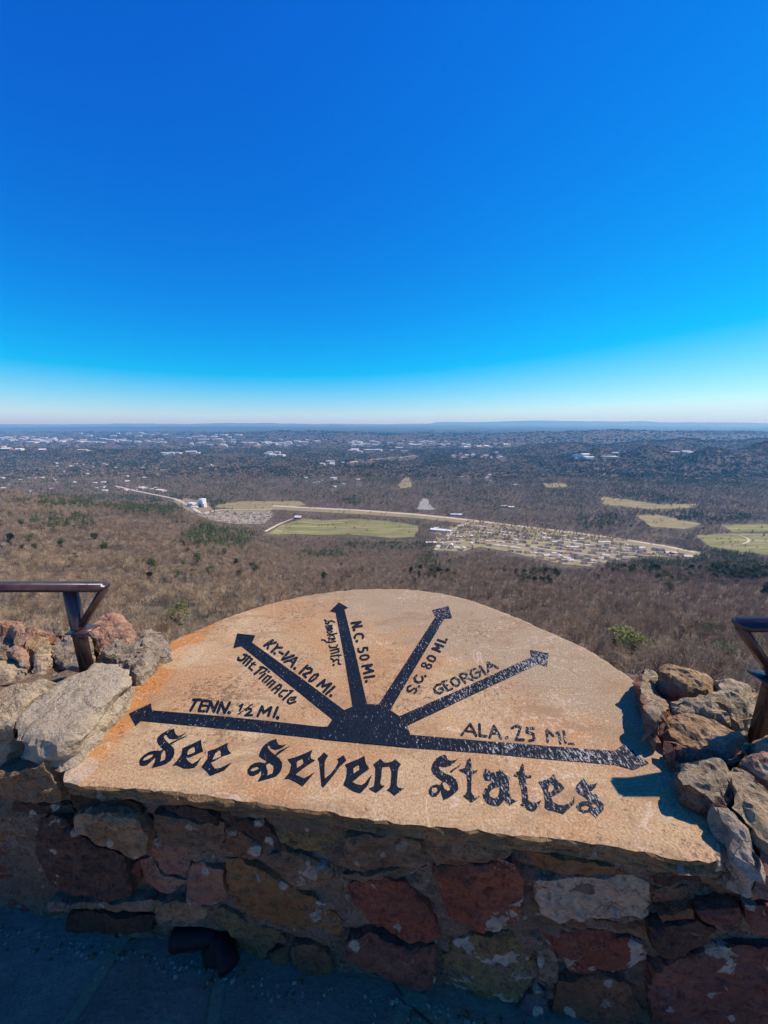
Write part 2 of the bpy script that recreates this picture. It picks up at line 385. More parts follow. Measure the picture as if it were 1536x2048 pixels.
EVER = [(350, 1012, 160, 24, .75), (440, 1075, 85, 28, .9), (130, 1045, 90, 18, .7), (200, 1005, 200, 18, .7), (640, 1108, 70, 14, .5), (780, 1092, 130, 12, .55),
        (865, 1130, 50, 32, .5), (728, 928, 62, 18, .9), (570, 945, 80, 18, .5), (707, 1003, 28, 9, .97), (300, 925, 120, 14, .7), (1230, 948, 55, 20, .9),
        (1400, 1118, 140, 22, .6), (1330, 1015, 90, 24, .5), (1470, 1145, 80, 30, .7), (1200, 1045, 60, 18, .5), (1350, 925, 220, 22, .7), (1300, 1135, 130, 16, .6),
        (1100, 910, 160, 14, .45), (1430, 1035, 120, 10, .9), (960, 1000, 160, 14, .2), (500, 1037, 40, 14, .75), (1400, 1200, 150, 60, .25), (1080, 1160, 60, 30, .3),
        (450, 1022, 45, 5, .95), (900, 930, 100, 10, .5), (960, 1095, 30, 10, .5), (1470, 960, 140, 20, .5), (620, 1060, 30, 6, .3), (1350, 935, 260, 45, .8), (1200, 880, 420, 10, .85), (500, 859, 560, 5, .85), (900, 868, 700, 6, .7), (200, 905, 260, 8, .6)]
def ever_prob(px, py):
    p = np.interp(py, [880, 950, 1010, 1030], [.45, .34, .10, .025])
    for (cx, cy, rx, ry, a) in EVER:
        p = np.maximum(p, a * np.clip(1.5 - 1.5 * (((px - cx) / rx) ** 2 + ((py - cy) / ry) ** 2), 0, 1))
    return p * np.clip(2.6 * vn(px / 22, py / 7, 61) - .25, np.where(py < 1000, .6, np.where(px < 520, .38, .2)), 1.5)

# ------------------------------------------------------------------ valley materials
def woods_ground():
    m = NT('woodland_floor'); v = m.coord()
    a = m.noise(.012, 8, .7, v); b = m.noise(.09, 6, .7, v); c = m.noise(.0016, 5, .6, v)
    col = m.mix(m.ramp(b, [(.35, 0.0), (.65, 1.0)]), (.065, .046, .028), (.17, .12, .07))
    col = m.mix(m.ramp(a, [(.52, 0.0), (.62, .7)]), col, (.030, .042, .022))
    col = m.mix(m.ramp(c, [(.55, 0.0), (.7, .5)]), col, (.035, .045, .03))
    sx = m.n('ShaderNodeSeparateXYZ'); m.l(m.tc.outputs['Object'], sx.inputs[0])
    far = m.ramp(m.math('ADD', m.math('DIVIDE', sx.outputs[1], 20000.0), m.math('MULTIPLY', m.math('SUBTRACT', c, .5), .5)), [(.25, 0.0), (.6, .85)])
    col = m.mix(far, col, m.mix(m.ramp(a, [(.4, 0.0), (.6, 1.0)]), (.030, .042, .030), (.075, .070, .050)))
    return m.done(col, m.bump(b, .5, 2), .95)
def tint_mat(name, cols, tn='tint', rough=.9):
    m = NT(name); at = m.n('ShaderNodeAttribute', attribute_name=tn)
    k = len(cols); return m.done(m.ramp(at.outputs['Fac'], [(i / (k - 1), c) for i, c in enumerate(cols)]), None, rough)
def inst_mat(name, cols, rough=.9):
    m = NT(name); oi = m.n('ShaderNodeObjectInfo'); k = len(cols)
    return m.done(m.ramp(oi.outputs['Random'], [(i / (k - 1), c) for i, c in enumerate(cols)]), None, rough)
def field_mat(name, c1, c2, c3, sx=.02):
    m = NT(name); v = m.coord(scale=(1, 2.5, 1), rot=(0, 0, .3))
    a = m.noise(sx, 6, .65, v); b = m.noise(sx * 12, 5, .6)
    col = m.mix(m.ramp(a, [(.4, 0.0), (.62, 1.0)]), c1, c2); col = m.mix(m.ramp(b, [(.5, 0.0), (.7, .7)]), col, c3)
    st = m.noise(.05, 5, .7, m.coord(scale=(.12, 1, 1), rot=(0, 0, .5)), .3); col = m.mix(m.ramp(st, [(.5, 0.0), (.62, .7)]), col, tuple(min(.6, q * 1.5) for q in c2))
    return m.done(col, None, .95)
M = {}
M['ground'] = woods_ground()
M['field_a'] = field_mat('grass_field', (.165, .165, .045), (.25, .22, .08), (.14, .125, .04))
M['field_b'] = field_mat('dry_grass', (.32, .24, .11), (.21, .18, .07), (.19, .14, .065))
M['yard'] = field_mat('yard_ground', (.38, .29, .17), (.22, .19, .07), (.17, .12, .06), .05)
M['lot'] = field_mat('packed_earth', (.34, .25, .14), (.20, .15, .08), (.12, .09, .05), .05)
_w = NT('pond_water'); M['water'] = _w.done((.30, .28, .23), _w.bump(_w.noise(.3, 3, .6), .2, .1), .75)
M['concrete'] = NT('pale_concrete').done((.54, .45, .32), None, .9)
BARE = [(.19, .128, .072), (.44, .31, .175), (.28, .20, .115), (.60, .44, .265), (.38, .245, .142), (.50, .37, .22), (.30, .215, .13)]
GREEN = [(.055, .070, .018), (.11, .12, .030), (.075, .088, .025), (.14, .14, .040)]
M['bare'] = tint_mat('bare_twigs', BARE); M['ever'] = tint_mat('evergreen_needles', GREEN)
M['bare_far'] = tint_mat('bare_far_woods', [(.20, .148, .08), (.31, .225, .128), (.24, .178, .10), (.38, .275, .16), (.22, .16, .09)]); M['ever_far'] = tint_mat('far_evergreens', [(.030, .048, .018), (.065, .080, .028), (.045, .060, .022), (.085, .095, .036)]); M['barei'] = inst_mat('bare_branches', BARE); M['everi'] = inst_mat('evergreen_foliage', GREEN)
M['trunk'] = NT('bark').done((.10, .08, .068), None, .9)
M['lime'] = inst_mat('young_leaves', [(.25, .25, .06), (.31, .30, .09)]); M['pink'] = inst_mat('blossom', [(.30, .13, .10), (.34, .17, .12)])

# ------------------------------------------------------------------ terrain (one sheet to the horizon)
uu = np.linspace(-1.5, 1.5, 400)
ry = np.concatenate([[0.3, 1.2, 2.0, 2.6, 3.2], np.geomspace(4, 90000, 470)])
U, Yg = np.meshgrid(uu, ry); X = U * (Yg + 4)
Z = terr(X, Yg); V = np.stack([X.ravel(), Yg.ravel(), Z.ravel()], 1)
ni, nj = U.shape; idx = np.arange(ni * nj).reshape(ni, nj)
Q = np.stack([idx[:-1, :-1].ravel(), idx[:-1, 1:].ravel(), idx[1:, 1:].ravel(), idx[1:, :-1].ravel()], 1)
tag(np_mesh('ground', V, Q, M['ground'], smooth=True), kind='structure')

def distant_range(name, pts, y0, label):
    V = []; Fc = []; k = len(pts)
    for (px, zz) in pts:
        x = (px - 768) / F / CP * y0
        zz = zz * .66 if zz > 0 else zz; V += [(x, y0, -340), (x * 1.01, y0 + 900, zz * .6), (x * 1.03, y0 + 2500, zz), (x * 1.08, y0 + 6000, -340)]
    for i in range(k - 1):
        for j in range(3): Fc.append((i * 4 + j, i * 4 + 4 + j, i * 4 + 5 + j, i * 4 + 1 + j))
    o = make_obj(name, V, Fc, M['ground'], smooth=True); tag(o, kind='structure'); return o
distant_range('mountains', [(840, -330), (870, 330), (905, 380), (930, 330), (970, 350), (1010, 520), (1050, 600), (1078, 640), (1110, 540), (1150, 500), (1200, 350), (1260, 250), (1300, -330)], 44000, '')

# ------------------------------------------------------------------ fields, lots and roads draped over the valley floor
def drape_poly(name, poly, mat, lift, cell=14):
    P3 = []
    for i in range(len(poly)):
        a, b = poly[i], poly[(i + 1) % len(poly)]; k = max(1, int(math.dist(a, b) / 6))
        for j in range(k):
            P3.append(hit(a[0] + (b[0] - a[0]) * j / k, a[1] + (b[1] - a[1]) * j / k))
    P2 = np.array([(p.x + 5 * fb(p, .03, 4, 2), p.y + 5 * fb(p, .03, 8, 2)) for p in P3])
    lo, hi = P2.min(0), P2.max(0)
    gx, gy = np.meshgrid(np.arange(lo[0], hi[0], cell), np.arange(lo[1], hi[1], cell)); G = np.stack([gx.ravel(), gy.ravel()], 1)
    G = G[pip(G, P2)]; G = G[seg_dist(G, P2) > cell * .3] if len(G) else G
    n = len(P2); r = delaunay_2d_cdt([Vector(q) for q in P2] + [Vector(q) for q in G], [(i, (i + 1) % n) for i in range(n)], [], 0, 1e-4)
    V2 = np.array([tuple(v) for v in r[0]]); cen = np.array([V2[list(t)].mean(0) for t in r[2]]); kp = pip(cen, P2)
    z = terr(V2[:, 0], V2[:, 1]) + lift
    fs = []
    for t, k in zip(r[2], kp):
        if k:
            a, b, c = (V2[i] for i in t); fs.append(tuple(t) if (b - a)[0] * (c - a)[1] - (b - a)[1] * (c - a)[0] > 0 else tuple(reversed(t)))
    return tag(make_obj(name, [(a[0], a[1], zz) for a, zz in zip(V2, z)], fs, mat), kind='structure')
for nm, (poly, mt) in FIELDS.items(): drape_poly(nm, poly, M[mt], .5 if mt != 'yard' else .45)
def drape_line(name, pts, w, mat, lift):
    P = []
    for a, b in zip(pts[:-1], pts[1:]):
        k = max(1, int(math.dist(a, b) / 5))
        for j in range(k): P.append(hit(a[0] + (b[0] - a[0]) * j / k, a[1] + (b[1] - a[1]) * j / k))
    P.append(hit(*pts[-1])); Q = [p.copy() for p in P]
    for i in range(1, len(P) - 1): Q[i] = (P[i - 1] + P[i] * 2 + P[i + 1]) / 4
    V = []
    for i, p in enumerate(Q):
        t = (Q[min(i + 1, len(Q) - 1)] - Q[max(i - 1, 0)]); t.z = 0; t.normalize(); s = Vector((-t.y, t.x, 0)) * w
        for k in (-1, 1):
            q = p + s * k; V.append((q.x, q.y, float(terr(q.x, q.y)) + lift))
    Fc = [(2 * i, 2 * i + 2, 2 * i + 3, 2 * i + 1) for i in range(len(Q) - 1)]
    return tag(make_obj(name, V, Fc, mat), kind='structure')
drape_line('verge', [(p[0], p[1] + 4) for p in HWY], 26, M['field_b'], .6)
for i, (nm, pts, w, mt) in enumerate(ROADS): drape_line(nm, pts, w, M[mt], .9 + .12 * i)

# ------------------------------------------------------------------ trees
def tri_spray(n, R, hgt, wid, up=(.35, 1.0), rs=None, base=.12, curl=.0):
    """n slender tapering branches leaning outwards and up, as triangles"""
    rs = rs or RS; V = []; Fc = []
    for i in range(n):
        a = rs.uniform(0, 6.283); z0 = hgt * rs.uniform(base, .6); L = hgt * rs.uniform(.25, .6); lean = rs.uniform(*up)
        r0 = R * rs.uniform(0, .55); b = np.array((math.cos(a) * r0, math.sin(a) * r0, z0))
        d = np.array((math.cos(a) * (1 - lean) + rs.normal(0, .2), math.sin(a) * (1 - lean) + rs.normal(0, .2), lean * 1.1)); d /= np.linalg.norm(d)
        s = np.cross(d, rs.normal(0, 1, 3)); s /= np.linalg.norm(s) + 1e-9
        k = len(V); V += [b - s * wid, b + s * wid, b + d * L]; Fc.append((k, k + 1, k + 2))
    return np.array(V), np.array(Fc)
def stick(V, Fc, a, b, ra, rb, k=3):
    d = (b - a); L = d.length
    if L < 1e-6: return
    d = d / L; s = d.orthogonal().normalized(); t = d.cross(s); n0 = len(V)
    for (p, r) in ((a, ra), (b, rb)):
        for i in range(k):
            an = 6.2832 * i / k; V.append(tuple(p + (s * math.cos(an) + t * math.sin(an)) * r))
    for i in range(k):
        j = (i + 1) % k; Fc.append((n0 + i, n0 + j, n0 + k + j, n0 + k + i))
def bare_tree(seed, h=12.0, R=4.2, depth=4, wmin=.022):
    rnd = random.Random(seed); TV, TF, CV, CF = [], [], [], []
    def grow(p, d, L, r, lev):
        q = p + d * L; tgt = (TV, TF) if lev == 0 else (CV, CF)
        m1 = (p + q) / 2 + Vector((rnd.uniform(-1, 1), rnd.uniform(-1, 1), 0)) * L * .06
        r1 = max(r * .62, wmin * .6)
        stick(*tgt, p, m1, r, (r + r1) / 2, 4 if lev < 2 else 3); stick(*tgt, m1, q, (r + r1) / 2, r1, 4 if lev < 2 else 3)
        if lev >= depth: return
        for i in range(rnd.choice((3, 4, 4)) + (1 if lev == 0 else 0)):
            a = rnd.uniform(0, 6.283); sp = rnd.uniform(.35, .85) if lev < 2 else rnd.uniform(.4, 1.0)
            o = d.orthogonal().normalized(); o = (o * math.cos(a) + d.cross(o) * math.sin(a))
            nd = (d + o * sp + Vector((0, 0, .25))).normalized()
            t = rnd.uniform(.45, 1.0) if lev else rnd.uniform(.6, 1.0)
            grow(p + (q - p) * t, nd, L * rnd.uniform(.55, .8), max(r1 * .7, wmin), lev + 1)
    grow(Vector((0, 0, -.6)), Vector((rnd.uniform(-.08, .08), rnd.uniform(-.08, .08), 1)).normalized(), h * .36, h * .016, 0)
    return TV, TF, CV, CF
def leafy_crown(seed, h, R, n, size, conic=0.0, droop=0.0):
    rnd = random.Random(seed); V, Fc = [], []
    clumps = [(rnd.uniform(0, 6.28), rnd.uniform(.1, .8), rnd.uniform(.28, .95)) for _ in range(26)]
    for i in range(n):
        a, rr, zz = rnd.choice(clumps)
        cr = R * (rr if not conic else rr * (1 - conic * zz) * 1.25); c = Vector((math.cos(a) * cr, math.sin(a) * cr, h * zz))
        if not conic:
            c.x *= math.sqrt(max(.05, 1 - ((zz - .6) / .48) ** 2)); c.y *= math.sqrt(max(.05, 1 - ((zz - .6) / .48) ** 2))
        g = R * .26; p = c + Vector((rnd.gauss(0, g), rnd.gauss(0, g), rnd.gauss(0, g * .6)))
        s = size * rnd.uniform(.5, 1.4); u = Vector((rnd.gauss(0, 1), rnd.gauss(0, 1), rnd.gauss(0, .7) - droop)).normalized(); w = u.orthogonal().normalized()
        k = len(V); V += [tuple(p - w * s * .5), tuple(p + w * s * .5), tuple(p + u * s)]; Fc.append((k, k + 1, k + 2))
    return V, Fc
def proto_mesh(name, V, Fc, mat):
    me = bpy.data.meshes.new(name); me.from_pydata([tuple(v) for v in V], [], [tuple(f) for f in Fc]); me.materials.append(mat); me.update(); return me
NB = 7
BT = [bare_tree(s, h=11 + (s % 3)) for s in range(NB)]
TRUNK_ME = [proto_mesh('tree_trunk', t[0], t[1], M['trunk']) for t in BT]
CROWN_ME = [proto_mesh('tree_crown', t[2], t[3], M['barei']) for t in BT]
def make_cone_trunk(h, r):
    V, Fc = [], []; stick(V, Fc, Vector((0, 0, -.5)), Vector((0, 0, h)), r, r * .2, 6); return V, Fc
EV_TR = proto_mesh('evergreen_trunk', *make_cone_trunk(10, .18), M['trunk'])
EV_CR = [proto_mesh('evergreen_crown', *leafy_crown(40 + s, 12, 3.2, 2400, .75, .75, .3), M['everi']) for s in range(3)]
EVR_CR = [proto_mesh('evergreen_round_crown', *leafy_crown(60 + s, 9, 3.8, 2600, .6), M['everi']) for s in range(2)]
LIME_CR = [proto_mesh('young_crown', *leafy_crown(80 + s, 9, 3.8, 3600, .55), M['lime']) for s in range(2)]
PINK_CR = proto_mesh('blossom_crown', *leafy_crown(90, 8, 3.8, 3000, .5), M['pink'])

# silhouette of the near parapet in photo pixels: only trees based above it can be seen
SIL = [(-200, 1250), (0, 1242), (104, 1262), (240, 1224), (338, 1285), (420, 1250), (480, 1225), (640, 1186), (760, 1177), (880, 1186), (980, 1213), (1100, 1264), (1275, 1364), (1317, 1322), (1440, 1352), (1536, 1372), (1800, 1380)]
sx_, sy_ = [p[0] for p in SIL], [p[1] for p in SIL]
def tree_thing(name, kind, loc, rz, sc, label, cat, group, k=0):
    e = empty(name, loc, label, cat, group); e.rotation_euler = (0, 0, rz); e.scale = (sc,) * 3
    tm, cm = {'bare': (TRUNK_ME[k % NB], CROWN_ME[k % NB]), 'pine': (EV_TR, EV_CR[k % 3]), 'round': (EV_TR, EVR_CR[k % 2]),
              'lime': (TRUNK_ME[k % NB], LIME_CR[k % 2]), 'pink': (TRUNK_ME[k % NB], PINK_CR)}[kind]
    for nm, me in (('trunk', tm), ('crown', cm)):
        o = bpy.data.objects.new(nm, me); COL.objects.link(o); o.parent = e
    return e
def poisson(y0, y1, dens, um=1.22, seed=3):
    """scattered points, uniform per area over the fan of ground between two distances"""
    rs = np.random.RandomState(seed); A = um * (y1 * y1 - y0 * y0); n = int(A / dens)
    y = np.sqrt(rs.uniform(y0 * y0, y1 * y1, n)); x = rs.uniform(-um, um, n) * y
    return x, y, rs
# near wood: individual trees
x, y, rs = poisson(52, 560, 38, seed=5)
z = terr(x, y); px, py = project(x, y, z)
ok = (px > -120) & (px < 1656)
top_px, top_py = project(x, y, z + 13)
vis = ok & (top_py < np.interp(px, sx_, sy_) + 12)
x, y, z, px, py = (a[vis] for a in (x, y, z, px, py))
r_ = rs.uniform(0, 1, len(x)); ev = r_ < ever_prob(px, py) * np.where(py > 1170, .03, .7)
order = np.argsort(y)
rz = rs.uniform(0, 6.28, len(x)); sc = rs.uniform(.7, 1.35, len(x)) * (1 + .25 * (vn(x / 60, y / 60, 9) - .5))
inframe = (px > 0) & (px < 1536)
SPECIAL = [  # px, py, kind, scale, name, label, category
 (1238, 1305, 'lime', 1.3, 'leafing_tree', 'bright yellow-green leafing tree below the right shoulder of the tablet', 'tree'),
 (1268, 1318, 'lime', 1.1, 'leafing_tree', 'smaller yellow-green tree touching the right side of the bright leafing tree', 'tree'),
 (1040, 1190, 'lime', .75, 'leafing_tree', 'small lone lime-green tree above the GEORGIA arrow side of the tablet arch', 'tree'),
 (1418, 1282, 'lime', 1.2, 'leafing_tree', 'olive-green tree between the bright leafing tree and the right railing', 'tree'),
 (1442, 1325, 'lime', .8, 'leafing_tree', 'low olive-green tree just above the top rock right of the tablet', 'tree'),
 (1283, 1245, 'lime', .6, 'leafing_tree', 'faint yellow-green tree uphill of the bright leafing tree', 'tree'),
 (358, 1250, 'round', 1.25, 'evergreen_tree', 'dark green evergreen just left of the tablet arch beyond the pink rock', 'tree'),
 (1525, 1232, 'pink', .9, 'blossoming_tree', 'salmon-pink blossoming tree just above the right railing', 'tree'),
 (822, 1150, 'pine', 1.2, 'evergreen_tree', 'dark evergreen standing in bare woods above the arch top', 'tree'),
 (840, 1140, 'round', 1.1, 'evergreen_tree', 'round dark evergreen right of the other one above the arch top', 'tree'),
]
spx = np.array([hit(s[0], s[1])[:2] for s in SPECIAL]); keepm = np.ones(len(x), bool)
for q in spx: keepm &= (x - q[0]) ** 2 + (y - q[1]) ** 2 > 16
for i, s in enumerate(SPECIAL):
    loc = hit(s[0], s[1]); tree_thing(s[4], s[2], loc - Vector((0, 0, .3)), i * 1.3, s[3], s[5], s[6], None, i)
cand = [i for i in order if keepm[i] and inframe[i]]
near = set(cand[:300])
for n_, i in enumerate(cand[:300]):
    kind = 'pine' if ev[i] else 'bare'
    lab = 'leafless grey-brown tree among its like on the wooded slope below the parapet' if kind == 'bare' else 'dark green evergreen among leafless trees on the slope below the parapet'
    tree_thing('bare_tree' if kind == 'bare' else 'slope_evergreen', kind, (x[i], y[i], z[i] - .3), rz[i], sc[i], lab, 'tree', 'leafless trees on the slope below' if kind == 'bare' else 'evergreens on the slope below', int(i))
rest = np.array([i for i in range(len(x)) if i not in near and keepm[i]])

def gn_scatter(name, pts, idx, rot, scl, protos, label):
    me = bpy.data.meshes.new(name); me.vertices.add(len(pts)); me.vertices.foreach_set('co', np.asarray(pts, np.float32).ravel())
    for nm, arr in (('idx', idx), ('rz', rot), ('scl', scl)):
        a = me.attributes.new(nm, 'INT' if nm == 'idx' else 'FLOAT', 'POINT'); a.data.foreach_set('value', np.asarray(arr, np.int32 if nm == 'idx' else np.float32))
    o = bpy.data.objects.new(name, me); COL.objects.link(o)
    pc = bpy.data.collections.new(name + '_kinds')
    for k, pm in enumerate(protos):
        po = bpy.data.objects.new('%s_kind_%02d' % (name, k), pm); pc.objects.link(po)
    g = bpy.data.node_groups.new(name, 'GeometryNodeTree')
    g.interface.new_socket('Geometry', in_out='INPUT', socket_type='NodeSocketGeometry'); g.interface.new_socket('Geometry', in_out='OUTPUT', socket_type='NodeSocketGeometry')
    N = g.nodes.new; L = g.links.new
    gi, go = N('NodeGroupInput'), N('NodeGroupOutput'); ip = N('GeometryNodeInstanceOnPoints'); ci = N('GeometryNodeCollectionInfo')
    ci.inputs['Collection'].default_value = pc; ci.inputs['Separate Children'].default_value = True; ci.inputs['Reset Children'].default_value = True
    def na(nm, t):
        q = N('GeometryNodeInputNamedAttribute'); q.data_type = t; q.inputs['Name'].default_value = nm
        return [s for s in q.outputs if s.enabled][0]
    cx = N('ShaderNodeCombineXYZ'); L(na('rz', 'FLOAT'), cx.inputs[2])
    L(gi.outputs[0], ip.inputs['Points']); L(ci.outputs[0], ip.inputs['Instance']); ip.inputs['Pick Instance'].default_value = True
    L(na('idx', 'INT'), ip.inputs['Instance Index']); L(cx.outputs[0], ip.inputs['Rotation']); L(na('scl', 'FLOAT'), ip.inputs['Scale'])
    L(ip.outputs[0], go.inputs[0])
    md = o.modifiers.new('scatter', 'NODES'); md.node_group = g
    return tag(o, label, 'woodland', kind='stuff')
def joined(me_a, me_b, nm):
    bm = bmesh.new(); bm.from_mesh(me_a); na_ = len(bm.faces); bm.from_mesh(me_b); bm.faces.ensure_lookup_table()
    for f in bm.faces[na_:]: f.material_index = 1
    me = bpy.data.meshes.new(nm); bm.to_mesh(me); bm.free()
    me.materials.append(me_a.materials[0]); me.materials.append(me_b.materials[0]); return me
protos = [joined(TRUNK_ME[k], CROWN_ME[k], 'bare_kind') for k in range(NB)]
eprotos = [joined(EV_TR, c, 'evergreen_kind') for c in EV_CR + EVR_CR]
rb = rest[~ev[rest]]; re_ = rest[ev[rest]]
P3 = np.stack([x, y, z - .3], 1)
gn_scatter('bare_woodland', P3[rb], rs.randint(0, NB, len(rb)), rz[rb], sc[rb], protos, 'leafless grey-brown woodland covering the slope beyond the nearest trees')
gn_scatter('slope_evergreens', P3[re_], rs.randint(0, 5, len(re_)), rz[re_], sc[re_], eprotos, 'scattered dark evergreens mixed into the leafless slope woodland')

# middle and far woods: many small sprays merged into single meshes
def spray_field(x, y, z, sz, kinds, rs):
    """kinds: list of (V,F) prototypes ~ unit trees"""
    k = rs.randint(0, len(kinds), len(x)); Vs, Fs, Ts = [], [], []; off = 0
    for j, (v, f) in enumerate(kinds):
        s = np.where(k == j)[0]
        if not len(s): continue
        a = rs.uniform(0, 6.283, len(s)); ca, sa = np.cos(a), np.sin(a); sc_ = sz[s]
        vx = (v[None, :, 0] * ca[:, None] - v[None, :, 1] * sa[:, None]) * sc_[:, None] + x[s][:, None]
        vy = (v[None, :, 0] * sa[:, None] + v[None, :, 1] * ca[:, None]) * sc_[:, None] + y[s][:, None]
        vz = v[None, :, 2] * sc_[:, None] + z[s][:, None]
        Vs.append(np.stack([vx, vy, vz], 2).reshape(-1, 3)); nf = len(f); m = len(v)
        Fs.append((f[None] + (np.arange(len(s)) * m)[:, None, None]).reshape(-1, 3) + off); off += len(s) * m
        t = np.clip(rs.normal(.45, .18, len(s)) + .5 * (vn(x[s] / 90, y[s] / 90, 2) - .5) + .7 * (vn(x[s] / 420, y[s] / 420, 12) - .5), 0, 1)
        Ts.append(np.clip(np.repeat(t, nf) + rs.normal(0, .06, len(s) * nf), 0, 1))
    return np.concatenate(Vs), np.concatenate(Fs), np.concatenate(Ts)
def blob(R, h, n, rs, sz):
    V, Fc = [], []
    for i in range(n):
        d = rs.normal(0, 1, 3); d /= np.linalg.norm(d); d[2] = abs(d[2]) * .9
        p = d * np.array((R, R, h * .62)) * rs.uniform(.6, 1) + np.array((0, 0, h * .3)); a = rs.normal(0, 1, 3); a -= d * a.dot(d) * .7; a /= np.linalg.norm(a); b = np.cross(d, a) + rs.normal(0, .3, 3)
        k = len(V); V += [p - a * sz, p + a * sz, p + b * sz * 1.3]; Fc.append((k, k + 1, k + 2))
    return np.array(V), np.array(Fc)
def cone_tree(h, R, n, rs, sz):
    V, Fc = [], []
    for i in range(n):
        t = rs.uniform(0, 1) ** 1.3; a = rs.uniform(0, 6.283); r = R * (1 - t) * rs.uniform(.7, 1.1); p = np.array((math.cos(a) * r, math.sin(a) * r, h * (.12 + .85 * t)))
        o = np.array((math.cos(a), math.sin(a), -.5)) * sz * (1.2 - t * .6); s = np.array((-math.sin(a), math.cos(a), 0)) * sz * .8 * (1.1 - t * .6)
        k = len(V); V += [p - o * .8 + np.array((0, 0, sz * .4)), p + o * .5 + s, p + o * .5 - s]; Fc.append((k, k + 1, k + 2))
    return np.array(V), np.array(Fc)
def cleared(px, py, hp):
    py = py + 5 * (vn(px / 9, py / 3, 71) - .5); px = px + 12 * (vn(px / 11, py / 4, 72) - .5)
    ix = np.clip(px.astype(int), 0, 1535); c = np.zeros(len(px), bool)
    for f in (0, .5, .9):
        iy = np.clip((py - hp * f).astype(int), 0, 2047); c |= MASK[iy, ix]
    return c
r0 = np.random.RandomState(77)
B_MID = [tri_spray(58, 4.2, 11, .12, rs=r0) for _ in range(5)]
B_FAR = [tri_spray(26, 4.6, 10, .26, rs=r0) for _ in range(5)]
B_VFAR = [blob(7, 9, 12, r0, 3.0) for _ in range(4)]
E_MID = [cone_tree(13, 3.3, 70, r0, 1.0) for _ in range(3)] + [blob(3.6, 9, 60, r0, 1.1) for _ in range(2)]
E_FAR = [cone_tree(13, 3.8, 22, r0, 1.9) for _ in range(3)] + [blob(4.2, 9, 20, r0, 1.9) for _ in range(2)]
def wood_zone(name, ename, y0, y1, dens, kb, ke, seed, szr, label, elabel, hgt=12, maskit=True, keep=None, bm_='bare', em_='ever'):
    x, y, rs = poisson(y0, y1, dens, um=1.2, seed=seed); z = terr(x, y); px, py = project(x, y, z)
    ok = (px > -60) & (px < 1596)
    if maskit:
        hp = F * hgt / np.hypot(x, y); ok &= ~(cleared(px, py, hp) & (rs.uniform(0, 1, len(px)) > .035))
    ok &= vn(x / 40, y / 40, seed) > .12
    x, y, z, px, py = (a[ok] for a in (x, y, z, px, py)); ev = rs.uniform(0, 1, len(x)) < ever_prob(px, py)
    sz = rs.uniform(szr[0], szr[1], len(x)) * (.75 + .5 * vn(x / 70, y / 70, seed + 4))
    for nm, sel, kk, mt, lb in ((name, ~ev, kb, bm_, label), (ename, ev, ke, em_, elabel)):
        V, Fc, T = spray_field(x[sel], y[sel], z[sel] - .3, sz[sel], kk, rs)
        tag(np_mesh(nm, V, Fc, M[mt], T), lb, 'woodland', kind='stuff')
wood_zone('lower_slope_woodland', 'lower_slope_evergreens', 555, 1000, 52, B_MID, E_MID, 101, (.7, 1.15), 'leafless brown woodland on the lower slope down to the valley floor', 'dark evergreens clumped on the lower slope and spur')
wood_zone('valley_woodland', 'valley_evergreens', 1000, 2300, 95, B_FAR, E_FAR, 102, (.8, 1.3), 'leafless woodland on the valley floor around the fields and the settlement', 'evergreen groves on the valley floor around the fields')
wood_zone('hill_woodland', 'hill_evergreens', 2300, 5200, 230, B_VFAR, [blob(7, 11, 12, r0, 3.2) for _ in range(4)], 103, (.9, 1.5), 'woodland over the low hills beyond the valley fields', 'evergreen woods on the low hills beyond the valley', em_='ever_far', bm_='bare_far')
wood_zone('far_woodland', 'far_evergreens', 5200, 14000, 2600, [blob(17, 9, 10, r0, 7) for _ in range(4)], [blob(17, 12, 10, r0, 7) for _ in range(4)], 104, (.8, 1.5), 'hazy blue woodland covering the plain towards the horizon', 'darker evergreen belts in the hazy plain', 14, bm_='bare_far', em_='ever_far')
# thin yard trees in the settlement and along the road
x, y, rs = poisson(1000, 1700, 80, um=1.2, seed=202); z = terr(x, y); px, py = project(x, y, z)
R_ = np.array(FIELDS['residential_ground'][0]); ok = pip(np.stack([px, py], 1), R_)
ek = ok & (rs.uniform(0, 1, len(x)) < .22); V, Fc, T = spray_field(x[ek], y[ek], z[ek], rs.uniform(.5, .9, ek.sum()), E_FAR, rs)
tag(np_mesh('yard_evergreens', V, Fc, M['ever'], T), 'dark evergreens scattered between the houses of the settlement', 'woodland', kind='stuff')
ok &= ~ek; V, Fc, T = spray_field(x[ok], y[ok], z[ok], rs.uniform(.5, .95, ok.sum()), B_FAR, rs)
tag(np_mesh('yard_trees', V, Fc, M['bare'], T), 'thin leafless trees scattered between the houses of the settlement', 'woodland', kind='stuff')

